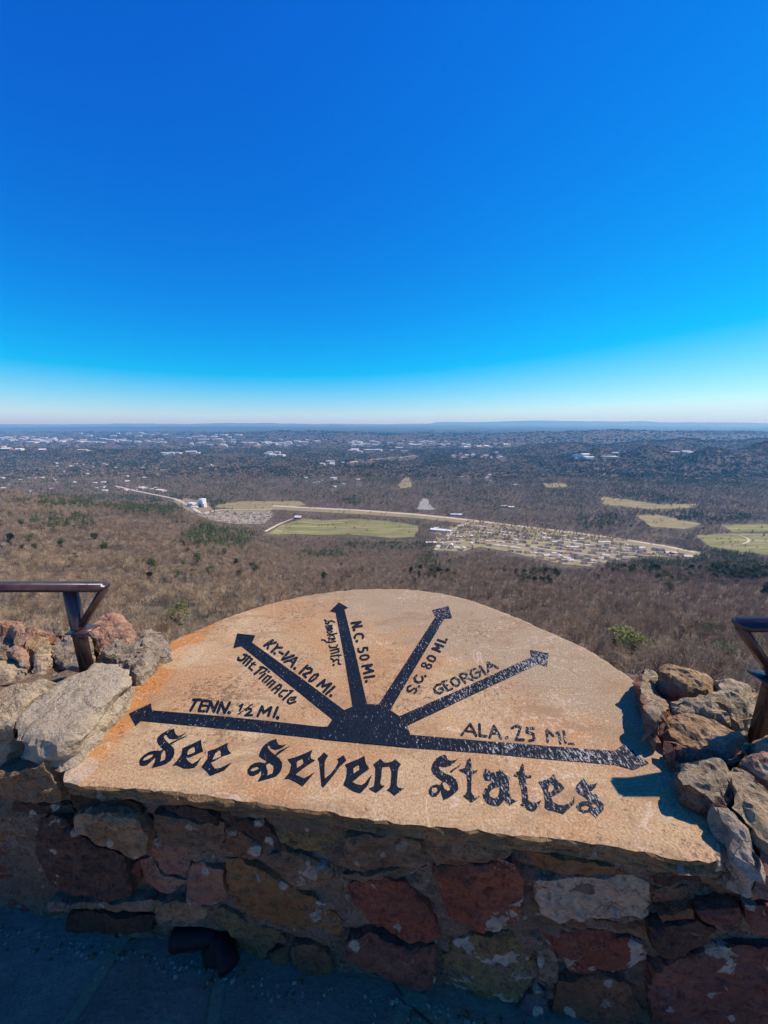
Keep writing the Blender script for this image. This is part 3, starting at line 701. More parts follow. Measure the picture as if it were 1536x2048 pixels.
# ------------------------------------------------------------------ buildings in the valley
def flatmat(name, c, rough=.8):
    m = NT(name); a = m.noise(.6, 4, .6); return m.done(m.mix(m.ramp(a, [(.4, 0.0), (.7, 1.0)]), c, tuple(q * .82 for q in c)), None, rough)
M['wall_white'] = flatmat('white_wall', (.82, .76, .66)); M['wall_tan'] = flatmat('tan_wall', (.60, .46, .30)); M['wall_brick'] = flatmat('brick_wall', (.30, .17, .12))
M['roof_grey'] = flatmat('grey_roof', (.30, .25, .20)); M['roof_dark'] = flatmat('dark_roof', (.16, .13, .10)); M['roof_pale'] = flatmat('pale_roof', (.74, .66, .55)); M['roof_brown'] = flatmat('brown_roof', (.30, .20, .13))
M['metal_white'] = flatmat('white_metal', (.78, .78, .77), .5)
def house_mesh(w, d, h, rh, wm, rm, ell=False):
    V, Fc, FM = [], [], []
    def wing(cx, cy, w, d, h, rh, rot):
        n = len(V); c, s = (0, 1) if rot else (1, 0)
        def P(a, b, z): return (cx + a * c - b * s, cy + a * s + b * c, z)
        for (a, b) in ((-1, -1), (1, -1), (1, 1), (-1, 1)): V.append(P(a * w / 2, b * d / 2, -2))
        for (a, b) in ((-1, -1), (1, -1), (1, 1), (-1, 1)): V.append(P(a * w / 2, b * d / 2, h))
        V.append(P(-w / 2, 0, h + rh)); V.append(P(w / 2, 0, h + rh))
        for f in ((0, 1, 5, 4), (1, 2, 6, 5), (2, 3, 7, 6), (3, 0, 4, 7)): Fc.append(tuple(n + i for i in f)); FM.append(0)
        for f in ((4, 8, 7), (5, 6, 9)): Fc.append(tuple(n + i for i in f)); FM.append(0)
        e = .5; k = len(V)
        for (a, b, z) in ((-w / 2 - e, -d / 2 - e, h - .25), (w / 2 + e, -d / 2 - e, h - .25), (w / 2 + e, 0, h + rh + .12), (-w / 2 - e, 0, h + rh + .12), (w / 2 + e, d / 2 + e, h - .25), (-w / 2 - e, d / 2 + e, h - .25)): V.append(P(a, b, z))
        for f in ((0, 1, 2, 3), (3, 2, 4, 5)): Fc.append(tuple(k + i for i in f)); FM.append(1)
        n2 = len(V)  # door and windows, proud panels
        for (a0, a1, z0, z1, m_) in ((-w * .38, -w * .22, 1, 2.2, 2), (-.6, .6, 0, 2.2, 2), (w * .2, w * .36, 1, 2.2, 2)):
            kk = len(V)
            for (a, z) in ((a0, z0), (a1, z0), (a1, z1), (a0, z1)): V.append(P(a, -d / 2 - .05, z))
            Fc.append((kk, kk + 1, kk + 2, kk + 3)); FM.append(m_)
    wing(0, 0, w, d, h, rh, False)
    if ell: wing(w * .25, -d * .5, d * .9, w * .4, h * .96, rh * .8, True)
    me = bpy.data.meshes.new('house'); me.from_pydata(V, [], Fc)
    for m in (wm, rm, M['roof_dark']): me.materials.append(m)
    me.polygons.foreach_set('material_index', FM); me.update(); return me
HM = [house_mesh(15, 9, 3.0, 2.6, M['wall_white'], M['roof_grey']), house_mesh(17, 9, 3.0, 2.8, M['wall_tan'], M['roof_brown'], True),
      house_mesh(15, 10, 3.2, 3, M['wall_white'], M['roof_dark'], True), house_mesh(18, 9, 3, 2.6, M['wall_brick'], M['roof_pale']), house_mesh(16, 9, 3, 2.4, M['wall_white'], M['roof_pale'], True)]
HNAME = ['white walled house with grey gable roof', 'tan house with brown roof and a front wing', 'white walled house with dark roof and a front wing', 'brick house with pale roof', 'white house with pale roof and a front wing']
def put(name, me, px, py, rz, sc, label, cat, group):
    o = bpy.data.objects.new(name, me); COL.objects.link(o); o.location = hit(px, py); o.rotation_euler = (0, 0, rz); o.scale = (sc,) * 3 if not isinstance(sc, tuple) else sc
    return tag(o, label, cat, group)
rnd = random.Random(5); RP = FIELDS['residential_ground'][0]
hn = 0
for row, off in enumerate((11, 17, 23, 30, 37, 45, 52, 59)):
    px = 872 + (row % 2) * 7
    while px < 1385:
        py = hwy_y(max(px, 960)) + off + rnd.uniform(-1.5, 1.5) + (0 if px > 960 else (960 - px) * .03)
        if pip(np.array([(px, py)]), np.array(RP))[0] and rnd.random() > .12:
            k = rnd.choice((0, 1, 2, 2, 3, 4)); 
            put('house', HM[k], px, py, rnd.choice((0.25, .25, .25, 1.82)) + rnd.uniform(-.15, .15) - .35, rnd.uniform(.72, .98), HNAME[k] + ' in the settlement beside the highway', 'house', HNAME[k] + 's of the settlement')
            hn += 1
        px += rnd.uniform(11, 15.5)
def shed_mesh(w, d, h, wm, rm, rise=.06):
    bm = bmesh.new(); V, Fc, FM = [], [], []
    for z, m in ((-3, 0), (h, 0)):
        for (a, b) in ((-1, -1), (1, -1), (1, 1), (-1, 1)): V.append((a * w / 2, b * d / 2, z))
    for f in ((0, 1, 5, 4), (1, 2, 6, 5), (2, 3, 7, 6), (3, 0, 4, 7)): Fc.append(f); FM.append(0)
    n = len(V); e = .4
    for (a, b, z) in ((-1, -1, h), (1, -1, h), (1, 0, h + d * rise), (-1, 0, h + d * rise), (1, 1, h), (-1, 1, h)): V.append((a * (w / 2 + e), b * (d / 2 + e), z + .05))
    for f in ((0, 1, 2, 3), (3, 2, 4, 5), (1, 0, 5, 4)): Fc.append(tuple(n + i for i in f)); FM.append(1)
    for i in range(max(2, int(w / 12))):   # loading doors
        x0 = -w / 2 + (i + .3) * w / max(2, int(w / 12)); k = len(V); V += [(x0, -d / 2 - .08, 0), (x0 + 4, -d / 2 - .08, 0), (x0 + 4, -d / 2 - .08, h * .6), (x0, -d / 2 - .08, h * .6)]
        Fc.append((k, k + 1, k + 2, k + 3)); FM.append(2)
    bm.free(); me = bpy.data.meshes.new('shed'); me.from_pydata(V, [], Fc)
    for m in (wm, rm, M['roof_grey']): me.materials.append(m)
    me.polygons.foreach_set('material_index', FM); me.update(); return me
SHED = [shed_mesh(60, 32, 8, M['wall_white'], M['metal_white']), shed_mesh(60, 32, 8, M['wall_tan'], M['roof_pale']), shed_mesh(60, 32, 9, M['wall_white'], M['roof_pale'])]
# single buildings one can pick out: px, py, mesh, scale x/y/z, rz, label
for (px, py, k, s, rz, nm, lb) in [
    (881, 1062, 0, (1.05, .55, .6), -.3, 'long_shed', 'long white-roofed shed at the west end of the settlement beside the access road'),
    (912, 1031, 0, (.75, .5, .7), -.1, 'roadside_building', 'long white building on the far side of the highway near the ramp'),
    (1008, 1014, 0, (.45, .5, .7), .2, 'white_barn', 'white barn roof in the woods north of the highway, left one of the pair'),
    (1022, 1016, 0, (.45, .5, .7), -.2, 'white_barn', 'white barn roof in the woods north of the highway, right one of the pair'),
    (862, 1087, 1, (.5, .4, .5), .1, 'farm_shed', 'low tan shed on the grass just left of the settlement streets'),
    (285, 977, 0, (1.0, 1.1, .8), -.5, 'warehouse', 'grey-white warehouse at the top end of the plant road'),
    (322, 982, 2, (1.0, .7, .7), -.5, 'warehouse', 'pale warehouse midway along the plant road'),
    (1400, 958, 0, (.9, .4, .7), 0, 'warehouse', 'white roof in the blue hillside woods right of the tan fields'),
    (1028, 971, 0, (.6, .4, .7), 0, 'farm_building', 'white farm building left of the small yellow field'),
    (1088, 969, 0, (.35, .4, .6), 0, 'farm_building', 'small white farm building right of the small yellow field'),
    (166, 903, 1, (1.6, .8, 2.2), 0, 'apartment_block', 'tall cream block standing above the dark ridge on the left'),
    (176, 904, 1, (1.4, .8, 1.3), 0, 'apartment_block', 'lower cream block attached right of the tall cream block on the left ridge'),
]:
    put(nm, SHED[k], px, py, rz, s, lb, nm.split('_')[-1], None)
    clr = None
# red and white barn in the green field
b = empty('barn', hit(597, 1037), 'red and white barn at the left edge of the green field', 'barn')
b.rotation_euler = (0, 0, -.2)
b.scale = (1.2, 1.2, 1.2)
for nm, m, (V, Fc) in (('wall', flatmat('barn_red', (.33, .08, .06)), ([(-10, -7, -1), (10, -7, -1), (10, 7, -1), (-10, 7, -1), (-10, -7, 5), (10, -7, 5), (10, 7, 5), (-10, 7, 5), (-10, 0, 9), (10, 0, 9)],
        [(0, 1, 5, 4), (1, 2, 6, 9, 5), (2, 3, 7, 6), (3, 0, 4, 8, 7)])), ('roof', M['metal_white'], ([(-10.6, -7.8, 4.7), (10.6, -7.8, 4.7), (10.6, 0, 9.2), (-10.6, 0, 9.2), (10.6, 7.8, 4.7), (-10.6, 7.8, 4.7)], [(0, 1, 2, 3), (3, 2, 4, 5)])),
        ('door', M['roof_dark'], ([(-3, -7.1, -.5), (3, -7.1, -.5), (3, -7.1, 3.6), (-3, -7.1, 3.6)], [(0, 1, 2, 3)]))):
    make_obj(nm, V, Fc, m, b, Vector((0, 0, 0)))
# the white plant: storage silos, hall and pipes
pl = empty('processing_plant', hit(396, 1014), 'white processing plant with a round storage tank at the foot of the wooded spur', 'plant'); pl.rotation_euler = (0, 0, -.3)
def box(x0, x1, y0, y1, z0, z1):
    return ([(x, y, z) for z in (z0, z1) for (x, y) in ((x0, y0), (x1, y0), (x1, y1), (x0, y1))], [(0, 3, 2, 1), (4, 5, 6, 7), (0, 1, 5, 4), (1, 2, 6, 5), (2, 3, 7, 6), (3, 0, 4, 7)])
def cyl(cx, cy, r, z0, z1, n=20, cone=0.0):
    V = [(cx + r * math.cos(6.2832 * i / n), cy + r * math.sin(6.2832 * i / n), z) for z in (z0, z1) for i in range(n)] + [(cx, cy, z1 + cone)]
    return V, [(i, (i + 1) % n, n + (i + 1) % n, n + i) for i in range(n)] + [(n + i, n + (i + 1) % n, 2 * n) for i in range(n)]
for nm, g, m in (('tank', cyl(8, 20, 13, -2, 30, 24, 3), M['metal_white']), ('tank', cyl(-14, 30, 9, -2, 22, 20, 3), M['metal_white']), ('hall', box(-48, -20, -6, 16, -2, 14), M['metal_white']),
                 ('hall', box(-18, 10, -14, 6, -2, 10), M['wall_tan']), ('tower', box(16, 26, 0, 12, -2, 27), M['metal_white']), ('hall', box(-10, 20, -30, -18, -2, 8), M['metal_white']), ('annex', box(28, 38, -8, 8, -2, 18), M['wall_white'])):
    make_obj(nm, g[0], g[1], m, pl, Vector((0, 0, 0)))
# salvage lot: cars in rows
def car_mesh(c):
    V, Fc = box(-2.3, 2.3, -.9, .9, .35, .95); V2, F2 = box(-1.2, 1.3, -.8, .8, .95, 1.5); V2 = [(x * (.8 if z > 1.2 else 1), y * .92, z) for x, y, z in V2]
    V3 = []; F3 = []
    for cx in (-1.4, 1.4):
        for s in (-.92, .92):
            n = len(V3); V3 += [(cx + .35 * math.cos(a * .785), s, .35 + .35 * math.sin(a * .785)) for a in range(8)]; F3.append(tuple(range(n, n + 8)))
    me = bpy.data.meshes.new('car'); me.from_pydata(V + V2 + V3, [], Fc + [tuple(i + 8 for i in f) for f in F2] + [tuple(i + 16 for i in f) for f in F3])
    me.materials.append(c); me.materials.append(M['roof_dark']); me.polygons.foreach_set('material_index', [0] * 6 + [1] + [0] + [1] * 4 + [1] * 4); me.update(); return me
CARS = [(car_mesh(flatmat('car_paint_' + n, c, .35)), n) for n, c in (('white', (.75, .75, .75)), ('silver', (.45, .46, .48)), ('blue', (.10, .16, .32)), ('dark', (.05, .05, .055)), ('white', (.8, .8, .78)))]
for i in range(290):
    px = rnd.uniform(400, 545); py = rnd.choice((1026, 1029, 1031, 1034, 1037, 1040, 1043, 1046)) + rnd.uniform(-.6, .6)
    if not pip(np.array([(px, py)]), np.array(FIELDS['salvage_lot'][0]))[0]: continue
    me, n = rnd.choice(CARS)
    put('parked_car', me, px, py, rnd.uniform(-.3, .3) + 1.2, 1.7, n + ' car in the packed rows of the lot beside the wooded spur', 'car', n + ' cars in the lot beside the spur')
# scattered far buildings of the town: px0, px1, py0, py1, count, width range m, label
for (px, py, w, kd, k, rz_, yy, zz) in TB:
    nm = 'distant_building' if kd == 'a' else 'distant_house'; p = hit(px, py)
    put(nm, SHED[k] if kd == 'a' else HM[(0, 3, 4)[k]], px, py, rz_, (w / 60, yy * w / 60, zz * (1 + p.y / 6000)) if kd == 'a' else (w / 15,) * 3,
        'pale flat-roofed building far out in the town on the plain' if kd == 'a' else 'small pale house among the woods of the plain', 'building' if kd == 'a' else 'house', 'pale buildings of the far town' if kd == 'a' else 'small houses scattered in the plain woods')
# smoke rising in the distance

# ------------------------------------------------------------------ the tablet
def ptline(name, a, b): pass
SLAB_PX = [(124, 1556), (133, 1531), (146, 1517), (161, 1493), (198, 1455), (242, 1401), (281, 1351), (310, 1312), (336, 1291),
           (344, 1281), (382, 1264), (420, 1249), (450, 1236), (480, 1225), (520, 1212), (560, 1202), (600, 1193), (640, 1186), (700, 1179), (760, 1177), (820, 1178), (880, 1186), (930, 1196), (980, 1213), (1040, 1237), (1100, 1264), (1160, 1290), (1200, 1312), (1240, 1340), (1278, 1368),
           (1310, 1430), (1345, 1500), (1395, 1570), (1430, 1640), (1441, 1700), (1438, 1727), (1360, 1717), (1288, 1703), (1220, 1691), (1148, 1680), (1078, 1672), (1008, 1667), (918, 1658), (840, 1649), (768, 1640), (690, 1629), (600, 1616), (520, 1605), (430, 1592), (350, 1582), (280, 1577), (225, 1574), (160, 1568), (130, 1564)]
def slab_mat():
    m = NT('painted_sandstone'); v = m.coord()
    sx = m.n('ShaderNodeSeparateXYZ'); m.l(m.tc.outputs['Object'], sx.inputs[0]); X_, Y_ = sx.outputs[0], sx.outputs[1]
    n1 = m.noise(2.6, 5, .55, v, .5); n2 = m.noise(9, 7, .65, v, .3); n3 = m.noise(170, 4, .7, v); n4 = m.noise(420, 3, .6, v)
    col = m.mix(m.ramp(n1, [(.45, 0.0), (.55, 1.0)]), (.46, .25, .11), (.50, .325, .165))
    col = m.mix(m.ramp(m.noise(3.4, 4, .6, m.coord(loc=(3, 1, 0)), .8), [(.54, 0.0), (.72, .75)]), col, (.60, .43, .225))
    col = m.mix(m.ramp(m.noise(4.0, 5, .6, m.coord(loc=(7, 4, 0)), .6), [(.55, 0.0), (.68, .5)]), col, (.46, .20, .075))
    # grey-brown weathering over the upper right and the upper left rim
    wr = m.math('ADD', m.math('MULTIPLY', X_, .55), m.math('MULTIPLY', Y_, .62)); wr = m.math('ADD', wr, m.math('MULTIPLY', m.math('SUBTRACT', n2, .5), .5))
    col = m.mix(m.ramp(wr, [(.85, 0.0), (1.25, .8)]), col, (.33, .25, .16))
    wl = m.math('ADD', m.math('MULTIPLY', X_, -.8), m.math('MULTIPLY', Y_, .55)); wl = m.math('ADD', wl, m.math('MULTIPLY', m.math('SUBTRACT', n2, .5), .4))
    col = m.mix(m.ramp(wl, [(1.0, 0.0), (1.35, .7)]), col, (.36, .28, .20))
    # rust-coloured band along the left edge
    a, b = on_z(135, 1545, -H), on_z(352, 1300, -H); d = (b - a).normalized(); nx, ny = d.y, -d.x
    dist = m.math('SUBTRACT', m.math('ADD', m.math('MULTIPLY', X_, nx), m.math('MULTIPLY', Y_, ny)), a.x * nx + a.y * ny)
    dn = m.math('ADD', dist, m.math('MULTIPLY', m.math('SUBTRACT', n2, .5), .05))
    up = m.ramp(m.math('ADD', m.math('MULTIPLY', m.math('SUBTRACT', Y_, .74), 1.6), m.math('MULTIPLY', m.math('SUBTRACT', n2, .5), .8)), [(.05, .15), (.3, 1.0)])
    col = m.mix(m.math('MULTIPLY', m.ramp(dn, [(.0, .97), (.055, .92), (.085, 0.0)]), up), col, (.52, .19, .035))
    # pale patches: rounded repair near the upper left corner, chip at the lower left corner
    def ell(px, py, rx, ry, c, amt=.85):
        nonlocal col
        q = on_z(px, py, -H); ex = m.math('POWER', m.math('DIVIDE', m.math('SUBTRACT', X_, q.x), rx), 2); ey = m.math('POWER', m.math('DIVIDE', m.math('SUBTRACT', Y_, q.y), ry), 2)
        e = m.math('ADD', m.math('ADD', ex, ey), m.math('MULTIPLY', m.math('SUBTRACT', n2, .5), .5))
        col = m.mix(m.math('MULTIPLY', m.ramp(e, [(.93, 1.0), (1.02, 0.0)]), amt), col, c)
    ell(368, 1312, .070, .085, (.58, .43, .25), .6); ell(148, 1543, .055, .045, (.52, .43, .31), .6); ell(1000, 1275, .10, .10, (.66, .54, .38), .0)
    # pale hairline scratches
    nc = m.noise(2.2, 3, .5, m.coord(loc=(9, 2, 0)), 1.5); line = m.ramp(m.math('ABSOLUTE', m.math('SUBTRACT', nc, .46)), [(.0, .55), (.004, 0.0)])
    col = m.mix(line, col, (.72, .58, .44))
    col = m.mix(m.ramp(n3, [(.32, .8), (.52, 0.0)]), col, (.24, .14, .06)); col = m.mix(m.ramp(n3, [(.54, 0.0), (.68, .8)]), col, (.66, .49, .29))
    col = m.mix(m.ramp(n4, [(.30, .4), (.46, 0.0)]), col, (.20, .13, .08))
    # uneven speckle: pale flecks toward the upper right, dark pits toward the left edge and in patches
    n5 = m.noise(75, 5, .75, m.coord(loc=(2, 5, 0))); reg = m.noise(3.1, 3, .5, m.coord(loc=(5, 8, 0))); rg = m.math('ADD', m.math('MULTIPLY', m.math('SUBTRACT', reg, .5), .5), m.math('MULTIPLY', X_, .05))
    col = m.mix(m.ramp(m.math('ADD', n5, rg), [(.62, 0.0), (.70, .45)]), col, (.74, .62, .46))
    rd = m.math('ADD', m.math('MULTIPLY', m.math('SUBTRACT', m.noise(2.7, 3, .5, m.coord(loc=(1, 9, 0))), .5), .5), m.math('MULTIPLY', X_, .06))
    col = m.mix(m.ramp(m.math('ADD', n5, rd), [(.33, .85), (.41, 0.0)]), col, (.17, .095, .05))
    stn = m.noise(5, 6, .7, m.coord(scale=(1, 2.2, 1), rot=(0, 0, .5), loc=(4, 4, 0)), 1.2); col = m.mix(m.ramp(stn, [(.51, 0.0), (.66, .75)]), col, (.30, .18, .09))
    h = m.math('ADD', m.math('MULTIPLY', n3, .6), m.math('MULTIPLY', n4, .35)); h = m.math('ADD', h, m.math('ADD', m.math('MULTIPLY', n2, .5), m.math('MULTIPLY', n5, .4)))
    return m.done(col, m.bump(h, .7, .004), .9)
M['slab'] = slab_mat()
M['slab_side'] = stone_mat('sandstone_edge', (.46, .27, .11), (.58, .36, .16), (.30, .17, .08), 3, 0, strata=.8, scale=1.6)
slab = rock('stone_tablet', SLAB_PX, (0, 0, -H), (0, 0, 1), .047, M['slab'], seed=4, res=.014, bevel=.006, jag=.0030, side_rough=.007, rings=6, flat=True, side_mat=M['slab_side'], base=Vector((0, 0, 0)), smooth=1, shade_smooth=False)
tag(slab, 'tan stone tablet with painted arrows and the words See Seven States, lying on the wall', 'tablet')

# painted arrows and lettering
def paint_mat():
    m = NT('worn_navy_paint'); v = m.coord(); sx = m.n('ShaderNodeSeparateXYZ'); m.l(m.tc.outputs['Object'], sx.inputs[0])
    n1 = m.noise(95, 4, .7, v); n2 = m.noise(240, 2, .6, v); n3 = m.noise(5, 3, .6, v); ns = m.noise(130, 4, .7, m.coord(scale=(1.6, .6, 1), rot=(0, 0, .6)))
    wear = m.math('ADD', m.math('MULTIPLY', sx.outputs[0], .13), m.math('MULTIPLY', m.math('SUBTRACT', n3, .5), .16))
    m.b.inputs['Specular IOR Level'].default_value = .15
    wear2 = m.math('ADD', m.math('MULTIPLY', m.math('MAXIMUM', sx.outputs[0], -.1), .16), m.math('MULTIPLY', m.math('SUBTRACT', n3, .5), .25))
    grey = m.ramp(m.math('ADD', ns, wear2), [(.62, 0.0), (.70, 1.0)])
    blue = m.mix(m.ramp(n1, [(.4, 0.0), (.7, 1.0)]), (.003, .006, .012), (.008, .015, .030))
    col = m.mix(m.math('MULTIPLY', grey, .85), blue, (.50, .47, .44))
    bare = m.ramp(m.math('ADD', n2, m.math('MULTIPLY', wear, 1.1)), [(.685, 0.0), (.70, 1.0)])
    m.done(col, m.bump(m.math('ADD', n1, n2), .5, .003), .6)
    tr = m.n('ShaderNodeBsdfTransparent'); mx = m.n('ShaderNodeMixShader'); m.l(bare, mx.inputs[0]); m.l(m.b.outputs[0], mx.inputs[1]); m.l(tr.outputs[0], mx.inputs[2])
    m.l(mx.outputs[0], m.out.inputs['Surface']); return m.m
M['paint'] = paint_mat()
def stroke_polys(pts, w, closed=False):
    out = []; P = [np.array(p, float) for p in pts]; r = w / 2
    segs = list(zip(P[:-1], P[1:])) + ([(P[-1], P[0])] if closed else [])
    for a, b in segs:
        d = b - a; L = np.linalg.norm(d)
        if L < 1e-6: continue
        s = np.array((-d[1], d[0])) / L * r; out.append([a - s, b - s, b + s, a + s])
    for p in P: out.append([p + r * np.array((math.cos(t * .785 + .39), math.sin(t * .785 + .39))) for t in range(8)])
    return out
def painted(name, crop, solids=(), holes=(), strokes=(), label=None, dz=.0016):
    """crop = (origin x, origin y, scale) of the enlarged view the outline was measured in"""
    ox, oy, s = crop; T = lambda p: (ox + p[0] / s, oy + p[1] / s)
    S = [[T(p) for p in q] for q in solids]; Ho = [[T(p) for p in q] for q in holes]
    for st in strokes:
        pts, w = st[0], st[1] * 1.08; S += [[tuple(c) for c in q] for q in stroke_polys([T(p) for p in pts], w / s, len(st) > 2)]
    pts, edges = [], []
    for q in S + Ho:
        # a dense edge keeps the perspective of long shapes exact and the outline slightly hand-made
        k0 = len(pts); n = len(q)
        for i in range(n): pts.append(Vector(q[i]) + Vector((random.uniform(-.12, .12), random.uniform(-.12, .12))))
        edges += [(k0 + i, k0 + (i + 1) % n) for i in range(n)]
    r = delaunay_2d_cdt(pts, edges, [], 0, 1e-4)
    V2 = np.array([tuple(v) for v in r[0]]); cen = np.array([V2[list(t)].mean(0) for t in r[2]]); ins = np.zeros(len(cen), bool)
    for q in S: ins |= pip(cen, q)
    for q in Ho: ins &= ~pip(cen, q)
    used = [t for t, k in zip(r[2], ins) if k]
    V = [on_z(p[0], p[1], -H + dz) for p in V2]; Fc = []
    for t in used:
        a, b, c = (V[i] for i in t); Fc.append(tuple(t) if (b - a).cross(c - a).z > 0 else tuple(reversed(t)))
    ids = sorted({i for f in Fc for i in f}); mp = {i: k for k, i in enumerate(ids)}
    o = make_obj(name, [V[i] for i in ids], [tuple(mp[i] for i in f) for f in Fc], M['paint'], slab)
    if label: o['label'] = label
    return o
ABS = (0, 0, 1)
ARW = {
 'TENN. 1/2 MI.': [[(258, 1426.8), (301.8, 1406.5), (304, 1420.4), (420, 1430), (540, 1442), (653, 1454.6), (700, 1460), (700, 1484), (640, 1477.4), (520, 1464.5), (400, 1453), (282, 1441.6), (271.5, 1451.5)]],
 'KY-VA. 120 MI.': [[(474.5, 1266.5), (511, 1270.7), (504, 1285), (600, 1354), (689, 1420.4), (720, 1445), (690, 1455), (664.8, 1438.3), (570, 1362), (483, 1292), (467, 1296)]],
 'N.C. 50 MI.': [[(677.8, 1204.5), (696, 1215.3), (689, 1219), (712, 1310), (734.4, 1409), (735, 1430), (710, 1430), (705.5, 1412), (690, 1320), (671.3, 1225), (659.8, 1222)]],
 'S.C. 80 MI.': [[(864.5, 1220), (897, 1211.8), (904.3, 1236.5), (889, 1237), (835, 1328), (781.6, 1418.8), (770, 1430), (750, 1425), (757.2, 1409), (815, 1320), (871, 1233.2)]],
 'GEORGIA': [[(1060, 1299.5), (1097.5, 1306.5), (1095, 1333), (1076, 1328), (950, 1387), (817.4, 1449.7), (790, 1455), (785, 1440), (799.5, 1431.8), (930, 1374), (1063, 1313.5)]],
 'ALA. 25 MI.': [[(1298.7, 1526.4), (1248, 1487.5), (1229, 1501.5), (1100, 1492), (960, 1481), (819, 1469.2), (790, 1467), (790, 1491), (819, 1494.8), (960, 1505), (1100, 1518), (1231, 1529), (1267.5, 1539)]],
}
for k_, (nm, pl_) in enumerate(ARW.items()):
    painted('arrow', ABS, pl_, label='painted arrow marked ' + nm, dz=.0016 + .00018 * k_)
painted('hub', ABS, [[(640, 1477.4), (640, 1453), (655, 1453), (665.8, 1437.3), (675, 1428), (688.7, 1420), (707, 1412), (720, 1409), (736, 1408), (757.5, 1408.6), (771, 1414), (783, 1421.5), (798, 1431.6), (808, 1441), (814, 1452.3), (819, 1462), (820, 1469.5), (820.5, 1494.6), (740, 1487)]], label='half-round painted hub where the arrows meet', dz=.0030)

C1, C2, C3, C4, C5 = (270, 1440, 7.68), (490, 1460, 7.68), (640, 1480, 7.68), (850, 1490, 7.68), (1020, 1510, 7.68)
def word(parts, label):
    """letters of one word, each measured in its own crop, joined in one mesh"""
    S, Ho = [], []
    for (ox, oy, s), sol, hol in parts:
        S += [[(ox + x / s, oy + y / s) for x, y in q] for q in sol]; Ho += [[(ox + x / s, oy + y / s) for x, y in q] for q in hol]
    painted('lettering', ABS, S, Ho, label=label, dz=.0018)
word([
 (C1, [[(600, 130), (480, 170), (400, 215), (350, 265), (340, 310), (360, 365), (420, 432), (470, 470), (475, 540), (465, 600), (440, 615), (375, 640), (330, 640), (300, 690), (260, 730), (400, 697), (480, 668), (550, 620), (590, 565), (608, 500), (600, 440), (575, 405), (530, 365), (480, 320), (450, 280), (440, 245), (470, 225), (495, 225), (500, 250), (530, 280), (590, 292), (660, 282), (720, 250), (800, 180), (740, 215), (690, 240), (650, 240), (620, 205), (605, 165)],
       [(440, 445), (385, 470), (300, 510), (320, 580), (300, 650), (260, 730), (380, 640), (400, 600), (400, 540), (415, 500), (455, 455)], [(530, 365), (540, 350), (660, 290), (820, 225), (760, 265), (650, 315), (560, 370)],
       [(380, 470), (300, 468), (210, 490), (130, 540), (80, 595), (68, 645), (82, 690), (130, 700), (190, 685), (250, 635), (300, 590), (330, 560), (390, 500)],
       [(1015, 300), (900, 355), (735, 430), (720, 510), (700, 550), (640, 630), (575, 697), (640, 690), (700, 715), (760, 742), (850, 740), (920, 725), (960, 680), (1035, 555), (960, 625), (880, 672), (830, 640), (790, 590), (800, 572), (860, 565), (950, 520), (1050, 480), (1025, 400)],
       [(1425, 345), (1330, 395), (1215, 450), (1120, 475), (1125, 540), (1115, 590), (1070, 650), (1025, 715), (1090, 770), (1160, 855), (1240, 820), (1365, 775), (1410, 735), (1490, 645), (1380, 700), (1310, 735), (1230, 745), (1190, 700), (1170, 645), (1240, 620), (1340, 555), (1480, 510), (1440, 470), (1420, 420)]],
      [[(290, 520), (220, 530), (150, 575), (120, 620), (150, 620), (210, 600), (260, 565)], [(910, 405), (835, 445), (810, 490), (805, 535), (860, 520), (925, 490), (925, 430)], [(1310, 455), (1240, 500), (1190, 610), (1250, 590), (1325, 555), (1325, 500)]])], 'blackletter word See')
